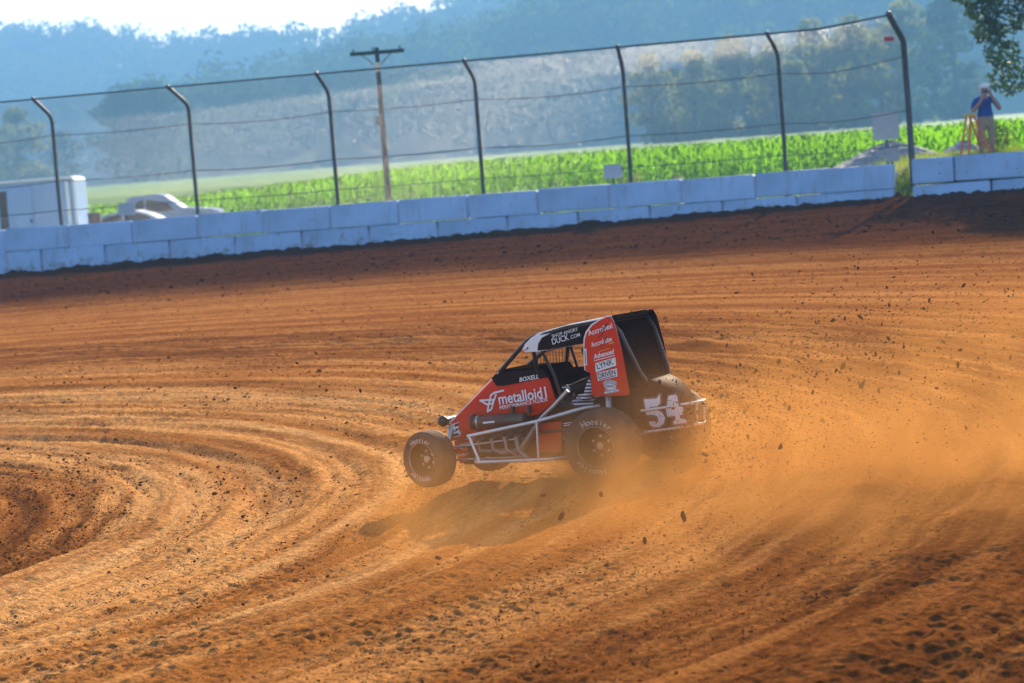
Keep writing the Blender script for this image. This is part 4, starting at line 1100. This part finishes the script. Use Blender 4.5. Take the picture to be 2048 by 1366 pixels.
MB().box((0, 0, .85), (.38, .3, 1.3), bev=.02).build('case', INK, bx); MB().box((0, 0, 1.52), (.42, .34, .05), bev=.01).build('lid', DARKSTEEL, bx)

# ------------------------------------------------------------------ vegetation
CORN = mat('corn_leaf', (.20, .47, .008), .5, var=.35, scale=.7, trans=.72, spec=.0)
WEED = mat('weed_leaf', (.20, .26, .05), .6, var=.3, scale=2, trans=.4, spec=.2)
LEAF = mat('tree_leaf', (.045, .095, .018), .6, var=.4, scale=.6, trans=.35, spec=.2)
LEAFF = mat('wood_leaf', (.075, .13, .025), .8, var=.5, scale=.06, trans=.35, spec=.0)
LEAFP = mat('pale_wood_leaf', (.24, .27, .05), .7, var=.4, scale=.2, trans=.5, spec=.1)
BARK = mat('bark', (.09, .07, .055), .9, var=.3, bump=.6)

def corn():
    P = []
    for row in range(44):
        d = row*.95
        xs_ = np.arange(-40, 42, .27 if row < 6 else .55); xs_ = xs_+rng.uniform(-.09, .09, len(xs_))
        ys_ = 87.5-.62*xs_+d+rng.uniform(-.1, .1, len(xs_))
        ok = (ys_ < 131) & (np.abs(xs_) < ys_*.235+2)
        P.append(np.stack([xs_[ok], ys_[ok]], -1))
    P = np.concatenate(P); n = len(P)
    z0 = outer_base(P[:, 0], P[:, 1]); H = rng.uniform(1.85, 2.25, n)*np.interp(P[:, 0], [-17, -3], [.66, 1])
    NL = 8; V = []; Fq = []
    k = 0; base = 0
    for j in range(NL):
        az = rng.uniform(0, 2*np.pi, n); hz = H*(.25+.70*j/(NL-1)); L = rng.uniform(.5, .85, n)*(1-.25*(j/(NL-1)))
        d = np.stack([np.cos(az), np.sin(az)], -1); pw = np.stack([-d[:, 1], d[:, 0]], -1)*.05
        rows = []
        for t, dz, wv in ((0, 0, .7), (.35, .24, 1.0), (.7, .22, .75), (1.0, -.02, .08)):
            c = P+d*(L*t)[:, None]; z = z0+hz+dz*L*(1.3 if j > 5 else 1)
            rows.append(np.concatenate([c-pw*wv, z[:, None]], 1)); rows.append(np.concatenate([c+pw*wv, z[:, None]], 1))
        A = np.stack(rows, 1); V.append(A.reshape(-1, 3))
        i0 = base+np.arange(n)[:, None]*8
        for q in range(3): Fq.append(np.concatenate([i0+2*q, i0+2*q+1, i0+2*q+3, i0+2*q+2], 1))
        base += n*8
    s = .02
    A = np.stack([np.stack([P[:, 0]+a, P[:, 1]+b, z0+c*H], -1) for a, b, c in ((-s, 0, -.05), (s, 0, -.05), (s, 0, 1.0), (-s, 0, 1.0))], 1)
    V.append(A.reshape(-1, 3)); Fq.append(base+np.arange(n)[:, None]*4+np.arange(4)[None])
    o = link('corn_field', npmesh('corn_field', np.concatenate(V), np.concatenate(Fq), CORN, False), kind='stuff',
             label='dense field of green corn growing behind the track wall', cat='corn')
corn()

def leaf_cloud(centers, rad, nper, size, flat_=.8):
    """leaf quads spread through lumpy clumps; returns V,F"""
    V = []; n = 0
    for (c, r_) in zip(centers, rad):
        m = nper
        d = rng.normal(size=(m, 3)); d /= np.linalg.norm(d, axis=1)[:, None]
        q = r_*rng.uniform(.45, 1.05, m)**.6
        p = np.array(c)+d*q[:, None]*np.array([1, 1, flat_])
        nrm = d+rng.normal(size=(m, 3))*.7; nrm /= np.linalg.norm(nrm, axis=1)[:, None]
        a = np.cross(nrm, rng.normal(size=(m, 3))); a /= np.linalg.norm(a, axis=1)[:, None]; b = np.cross(nrm, a)
        s_ = size*rng.uniform(.6, 1.3, m)[:, None]
        V.append(np.stack([p-a*s_, p-b*s_*.55, p+a*s_, p+b*s_*.55], 1).reshape(-1, 3)); n += m
    return np.concatenate(V), np.arange(n*4).reshape(-1, 4)
def crown_clumps(h, rad, n, base=.3):
    cs, rs = [], []
    for i in range(n):
        t = random.uniform(base, 1.0); w_ = rad*math.sin(math.pi*min(1, max(.12, (t-base+.12)/(1.08-base))))**.7
        a = random.uniform(0, 6.283); q = w_*math.sqrt(random.random())*.85
        cs.append((q*math.cos(a), q*math.sin(a), h*t)); rs.append(rad*random.uniform(.22, .40))
    return cs, rs
TREEV = []
for k in range(5):
    cs, rs = crown_clumps(1.0, .34, 34, .04)
    V, F_ = leaf_cloud(cs, rs, 75, .030)
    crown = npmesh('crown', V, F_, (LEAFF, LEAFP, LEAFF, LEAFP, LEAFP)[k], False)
    mb = MB().tube([(0, 0, -.03), (.01, 0, .3), (-.01, .01, .62), (.0, 0, .85)], [.03, .024, .015, .005], 7)
    for q in range(6):
        a = q*1.1; z = .32+.07*q; mb.tube([(0, 0, z), (.12*math.cos(a), .12*math.sin(a), z+.10), (.22*math.cos(a), .22*math.sin(a), z+.16)], [.011, .007, .003], 5)
    TREEV.append((crown, mb.mesh('trunk', BARK, True)))
def tree(label, x, y, z, h, k, wide=1.0, group=None, rz=None):
    root = empty('tree', (x, y, z), random.uniform(0, 6) if rz is None else rz, label=label, cat='tree', group=group)
    root.scale = (h*wide, h*wide, h)
    link('crown', TREEV[k][0], root); link('trunk', TREEV[k][1], root); return root
def px2X(px, Y): return (px-1024)/4836*Y
G = 'trees in front of the wooded hill'
def topz(px, py, Y): return EYE+(306-(px-1024)*.0787-py)/4836*Y
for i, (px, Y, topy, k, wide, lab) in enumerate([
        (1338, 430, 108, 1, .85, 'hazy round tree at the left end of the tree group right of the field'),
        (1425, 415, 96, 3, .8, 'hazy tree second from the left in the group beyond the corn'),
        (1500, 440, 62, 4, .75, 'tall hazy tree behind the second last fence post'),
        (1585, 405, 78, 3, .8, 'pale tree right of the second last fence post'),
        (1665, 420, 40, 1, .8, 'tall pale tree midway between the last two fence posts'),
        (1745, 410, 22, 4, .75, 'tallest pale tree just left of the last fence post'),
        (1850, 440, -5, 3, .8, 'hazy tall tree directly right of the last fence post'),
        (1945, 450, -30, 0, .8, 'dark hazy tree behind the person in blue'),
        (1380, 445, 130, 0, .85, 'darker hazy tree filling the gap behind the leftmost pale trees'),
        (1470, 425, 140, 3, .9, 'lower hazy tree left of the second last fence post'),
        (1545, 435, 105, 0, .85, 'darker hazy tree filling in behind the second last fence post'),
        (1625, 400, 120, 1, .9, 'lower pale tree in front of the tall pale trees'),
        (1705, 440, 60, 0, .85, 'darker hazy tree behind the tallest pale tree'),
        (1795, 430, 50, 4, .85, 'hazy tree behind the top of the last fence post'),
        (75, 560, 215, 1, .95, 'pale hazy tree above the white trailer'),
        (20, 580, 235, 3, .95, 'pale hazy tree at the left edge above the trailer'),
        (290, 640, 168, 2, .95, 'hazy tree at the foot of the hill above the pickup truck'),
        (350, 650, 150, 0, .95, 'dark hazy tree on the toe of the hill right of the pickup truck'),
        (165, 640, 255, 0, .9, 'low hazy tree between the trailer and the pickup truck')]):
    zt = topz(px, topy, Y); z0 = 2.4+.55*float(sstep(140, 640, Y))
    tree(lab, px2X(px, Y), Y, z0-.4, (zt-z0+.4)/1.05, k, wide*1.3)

# woodland covering both hills: one mass of crowns
def woodland():
    cs = []; 
    def put(n, x0, x1, y0, y1, hh):
        X = rng.uniform(x0, x1, n); Y = rng.uniform(y0, y1, n); return X, Y, np.full(n, hh)
    A = [put(560, -124, 260, 676, 880, 23), put(320, -90, 260, 880, 1000, 24), put(760, -380, 380, 1040, 1480, 27), put(190, -380, -120, 1380, 1480, 27)]
    X = np.concatenate([a[0] for a in A]); Y = np.concatenate([a[1] for a in A]); H = np.concatenate([a[2] for a in A])*rng.uniform(.75, 1.2, sum(len(a[0]) for a in A))
    ok = (hill(X, Y) > 6.5) & (np.abs(X) < Y*.27+10); X, Y, H = X[ok], Y[ok], H[ok]
    Z = hill(X, Y)
    V = []; n0 = 0; m = 240
    for x, y, z, h in zip(X, Y, Z, H):
        nl = 7; a = rng.uniform(0, 6.283, nl); q = h*.34*np.sqrt(rng.random(nl)); lc = np.stack([q*np.cos(a), q*np.sin(a), h*rng.uniform(.12, .92, nl)], -1); lr = h*rng.uniform(.16, .27, nl)
        w_ = rng.integers(0, nl, m); d = rng.normal(size=(m, 3)); d /= np.linalg.norm(d, axis=1)[:, None]
        p = lc[w_]+d*lr[w_][:, None]*rng.uniform(.7, 1.05, m)[:, None]+np.array([x, y, z])
        nr = d+rng.normal(size=(m, 3))*.45; nr /= np.linalg.norm(nr, axis=1)[:, None]
        t1 = np.cross(nr, rng.normal(size=(m, 3))); t1 /= np.linalg.norm(t1, axis=1)[:, None]; t2 = np.cross(nr, t1)
        s_ = h*.05*rng.uniform(.6, 1.3, m)[:, None]
        V.append(np.stack([p-t1*s_, p-t2*s_*.7, p+t1*s_, p+t2*s_*.7], 1).reshape(-1, 3)); n0 += m
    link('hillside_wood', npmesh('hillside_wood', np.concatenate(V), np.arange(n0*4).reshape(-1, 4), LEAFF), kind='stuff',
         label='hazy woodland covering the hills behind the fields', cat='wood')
woodland()

# near tree leaning into the upper right corner
def near_tree():
    root = empty('tree', (17.0, 66.5, 1.6), label='near dark green leafy tree reaching into the upper right corner', cat='tree')
    tr = MB().tube([(0, 0, -.5), (.05, 0, 2.0), (-.1, 0, 4.0), (-.3, 0, 6.3), (-.4, 0, 8.2)], [.30, .25, .20, .12, .05], 12)
    cs, rs = [], []
    for i in range(90):
        a = random.uniform(0, 6.283); t = random.uniform(.36, 1); q = 3.6*math.sin(math.pi*min(1, t*.9+.08))**.6*math.sqrt(random.random())
        cs.append((q*math.cos(a)-.1, q*math.sin(a)*.9, 9.0*t)); rs.append(random.uniform(.45, .85))
    for c in ((-3.85, -.3, 5.0), (-3.5, 0, 4.4), (-3.3, .2, 3.8), (-4.1, -.2, 5.5), (-3.0, .1, 4.9), (-3.05, -.2, 3.2), (-3.6, .2, 5.7), (-2.85, 0, 2.5), (-2.7, .2, 4.1), (-4.0, 0, 6.2), (-3.2, -.2, 6.3)):
        cs.append(c); rs.append(random.uniform(.42, .65))
    V, F_ = leaf_cloud(cs, rs, 330, .080)
    link('crown', npmesh('crown', V, F_, LEAF), root)
    for c in cs[::5]:
        z = max(1.6, c[2]-1.2); tr.tube([(-.1, 0, z*.9), (c[0]*.5, c[1]*.5, (z+c[2])/2), c], [.07, .045, .015], 5)
    tr.build('trunk', BARK, root, True)
near_tree()

# weeds between the corn and the wall
def weed(label, x, y, h, wd, k):
    z0 = float(outer_base(np.array(x), np.array(y)))
    root = empty('weed_clump', (x, y, z0), label=label, cat='weeds', group='weed clumps behind the wall')
    cs = [(random.gauss(0, wd*.3), random.gauss(0, wd*.3), h*random.uniform(.35, .9)) for _ in range(10)]; rs = [wd*random.uniform(.18, .35) for _ in range(10)]
    V, F_ = leaf_cloud(cs, rs, 60, .05, 1.2)
    link('foliage', npmesh('foliage', V, F_, WEED), root)
    mb = MB()
    for c in cs: mb.tube([(c[0]*.2, c[1]*.2, 0), (c[0]*.7, c[1]*.7, c[2]*.6), c], [.012, .009, .004], 5)
    mb.build('stem', WEED, root)
for lab, px, Y, h, wd, k in (('broad pale weed clump right of the middle fence post', 1288, 70, 1.75, .8, 0), ('tall thin weed clump rising before the dark corn', 1368, 70, 1.45, .5, 1), ('small weed clump right of the tall thin weed', 1425, 71, 1.5, .55, 2),
                              ('low weed clump just left of the small pale board', 1120, 71, 1.25, .7, 3), ('low weed clump at the corner of the dark box', 165, 74, 1.1, .5, 4), ('yellowish weed clump at the right edge beside the person', 2020, 64, .75, .8, 5)):
    weed(lab, px2X(px, Y), Y, h, wd, k)
# grass blades on the verge
def grass():
    n = 26000
    X = np.concatenate([rng.uniform(-20, 9, n//2), rng.uniform(7, 18, n//2)]); d = rng.random(n)**1.5*13; Y = wallY(X)+.5+d
    Z = outer_base(X, Y); h = rng.uniform(.08, .26, n); a = rng.uniform(0, 6.28, n); wv = .012
    dx, dy = np.cos(a)*wv, np.sin(a)*wv; lx, ly = rng.normal(0, .06, n), rng.normal(0, .06, n)
    V = np.stack([np.stack([X-dx, Y-dy, Z-.02], -1), np.stack([X+dx, Y+dy, Z-.02], -1), np.stack([X+lx, Y+ly, Z+h], -1)], 1).reshape(-1, 3)
    link('verge_grass', npmesh('verge_grass', V, np.arange(n*3).reshape(-1, 3), mat('grass_blade', (.26, .34, .03), .6, var=.3, scale=1, trans=.5, spec=.2)), kind='stuff',
         label='rough sunlit grass growing behind the track wall', cat='grass')
grass()

# ------------------------------------------------------------------ air
def volume_mat(name, col, dens, aniso):
    m = bpy.data.materials.new(name); m.use_nodes = True; n = m.node_tree.nodes
    n.remove(n['Principled BSDF']); pv = n.new('ShaderNodeVolumePrincipled')
    pv.inputs['Color'].default_value = (*col, 1); pv.inputs['Density'].default_value = dens; pv.inputs['Anisotropy'].default_value = aniso
    m.node_tree.links.new(pv.outputs[0], n['Material Output'].inputs['Volume']); return m, pv
HAZE_D = .00088
hz, _ = volume_mat('haze_air', (.25, .54, 1.0), HAZE_D, .0)
MB().box((0, 800, 54), (2800, 1900, 112)).build('haze', hz, None, kind='stuff', label='pale blue summer haze filling the valley air', cat='haze')

# dust cloud thrown up by the car: a density grid filled from a formula
def dust():
    m, pv = volume_mat('track_dust', (.76, .38, .10), 1.0, .15)
    pv.inputs['Density Attribute'].default_value = 'density'; pv.inputs['Density'].default_value = 1.0
    g = bpy.data.node_groups.new('dust_density', 'GeometryNodeTree')
    g.interface.new_socket('Geometry', in_out='INPUT', socket_type='NodeSocketGeometry')
    g.interface.new_socket('Geometry', in_out='OUTPUT', socket_type='NodeSocketGeometry')
    n = g.nodes; l = g.links
    gi = n.new('NodeGroupInput'); go = n.new('NodeGroupOutput')
    pos = n.new('GeometryNodeInputPosition'); sx = n.new('ShaderNodeSeparateXYZ'); l.new(pos.outputs[0], sx.inputs[0])
    X, Y, Z = sx.outputs
    def mth(op, a, c=None, d=None, cl=False):
        t = n.new('ShaderNodeMath'); t.operation = op; t.use_clamp = cl
        for i, v in enumerate((a, c, d)):
            if v is None: continue
            if isinstance(v, (int, float)): t.inputs[i].default_value = v
            else: l.new(v, t.inputs[i])
        return t.outputs[0]
    def mapr(v, a, c, d, e):
        t = n.new('ShaderNodeMapRange'); l.new(v, t.inputs[0])
        for i, q in enumerate((a, c, d, e)): t.inputs[i+1].default_value = q
        t.interpolation_type = 'SMOOTHSTEP'; return t.outputs[0]
    ux = mth('SUBTRACT', X, .55); uy = mth('SUBTRACT', Y, 20.1)
    s = mth('ADD', mth('MULTIPLY', ux, .874), mth('MULTIPLY', uy, -.486))
    lat = mth('ADD', mth('MULTIPLY', ux, .486), mth('MULTIPLY', uy, .874))
    sp = mth('MAXIMUM', s, 0.0)
    hp_ = mth('MAXIMUM', mth('SUBTRACT', Z, .36), 0.0)
    nz = n.new('ShaderNodeTexNoise'); nz.inputs['Scale'].default_value = 1.25; nz.inputs['Detail'].default_value = 6; nz.inputs['Roughness'].default_value = .6; nz.inputs['Distortion'].default_value = .5
    l.new(pos.outputs[0], nz.inputs['Vector'])
    puff = mapr(nz.outputs[0], .38, .66, .03, 1.15)
    def gauss(v, wdt):
        q = mth('DIVIDE', v, wdt); return mth('EXPONENT', mth('MULTIPLY', mth('MULTIPLY', q, q), -1.0))
    # main plume behind the rear wheels
    Hh = mth('ADD', mth('MULTIPLY', sp, .19), .38)
    pl = mth('MULTIPLY', gauss(hp_, Hh), gauss(mth('ADD', lat, .35), mth('ADD', mth('MULTIPLY', sp, .36), .80)))
    pl = mth('MULTIPLY', pl, mapr(s, -.35, .95, 0, 1))
    pl = mth('MULTIPLY', pl, mth('EXPONENT', mth('MULTIPLY', sp, -.34)))
    # low drift spreading towards the viewer and under the car
    lo = mth('MULTIPLY', gauss(hp_, .42), gauss(mth('ADD', lat, 2.0), 2.3))
    lo = mth('MULTIPLY', lo, mth('MULTIPLY', mapr(s, -2.2, .2, 0, 1), mapr(s, 2.5, 6.5, 1, .5)))
    tot = mth('ADD', mth('MULTIPLY', pl, DUST_A), mth('MULTIPLY', lo, DUST_B))
    tot = mth('MULTIPLY', tot, puff)
    for v, a, c in ((X, -1.6, -.6), (Y, 12.6, 14.0)): tot = mth('MULTIPLY', tot, mapr(v, a, c, 0, 1))
    for v, a, c in ((X, 5.5, 7.0), (Y, 21.8, 23.2), (Z, 1.6, 2.1)): tot = mth('MULTIPLY', tot, mapr(v, a, c, 1, 0))
    vc = n.new('GeometryNodeVolumeCube'); l.new(tot, vc.inputs['Density'])
    vc.inputs['Min'].default_value = (-1.7, 12.5, .0); vc.inputs['Max'].default_value = (7.1, 23.3, 2.2)
    for k, v in (('Resolution X', 80), ('Resolution Y', 98), ('Resolution Z', 28)): vc.inputs[k].default_value = v
    sm = n.new('GeometryNodeSetMaterial'); sm.inputs['Material'].default_value = m
    l.new(vc.outputs[0], sm.inputs[0]); l.new(sm.outputs[0], go.inputs[0])
    vs = [(x, y, z) for x in (-1.7, 7.1) for y in (12.5, 23.3) for z in (-.1, 2.25)]
    o = link('dust_cloud', MB().add(vs, [(0,1,3,2),(4,6,7,5),(0,4,5,1),(2,3,7,6),(0,2,6,4),(1,5,7,3)]).mesh('dust_cloud', m), None, kind='stuff',
             label='billowing orange dust cloud thrown up behind the race car', cat='dust')
    md = o.modifiers.new('density', 'NODES'); md.node_group = g
    try: m.cycles.volume_step_rate = 3.0
    except Exception: pass
DUST_A, DUST_B = 1.6, .56
dust()
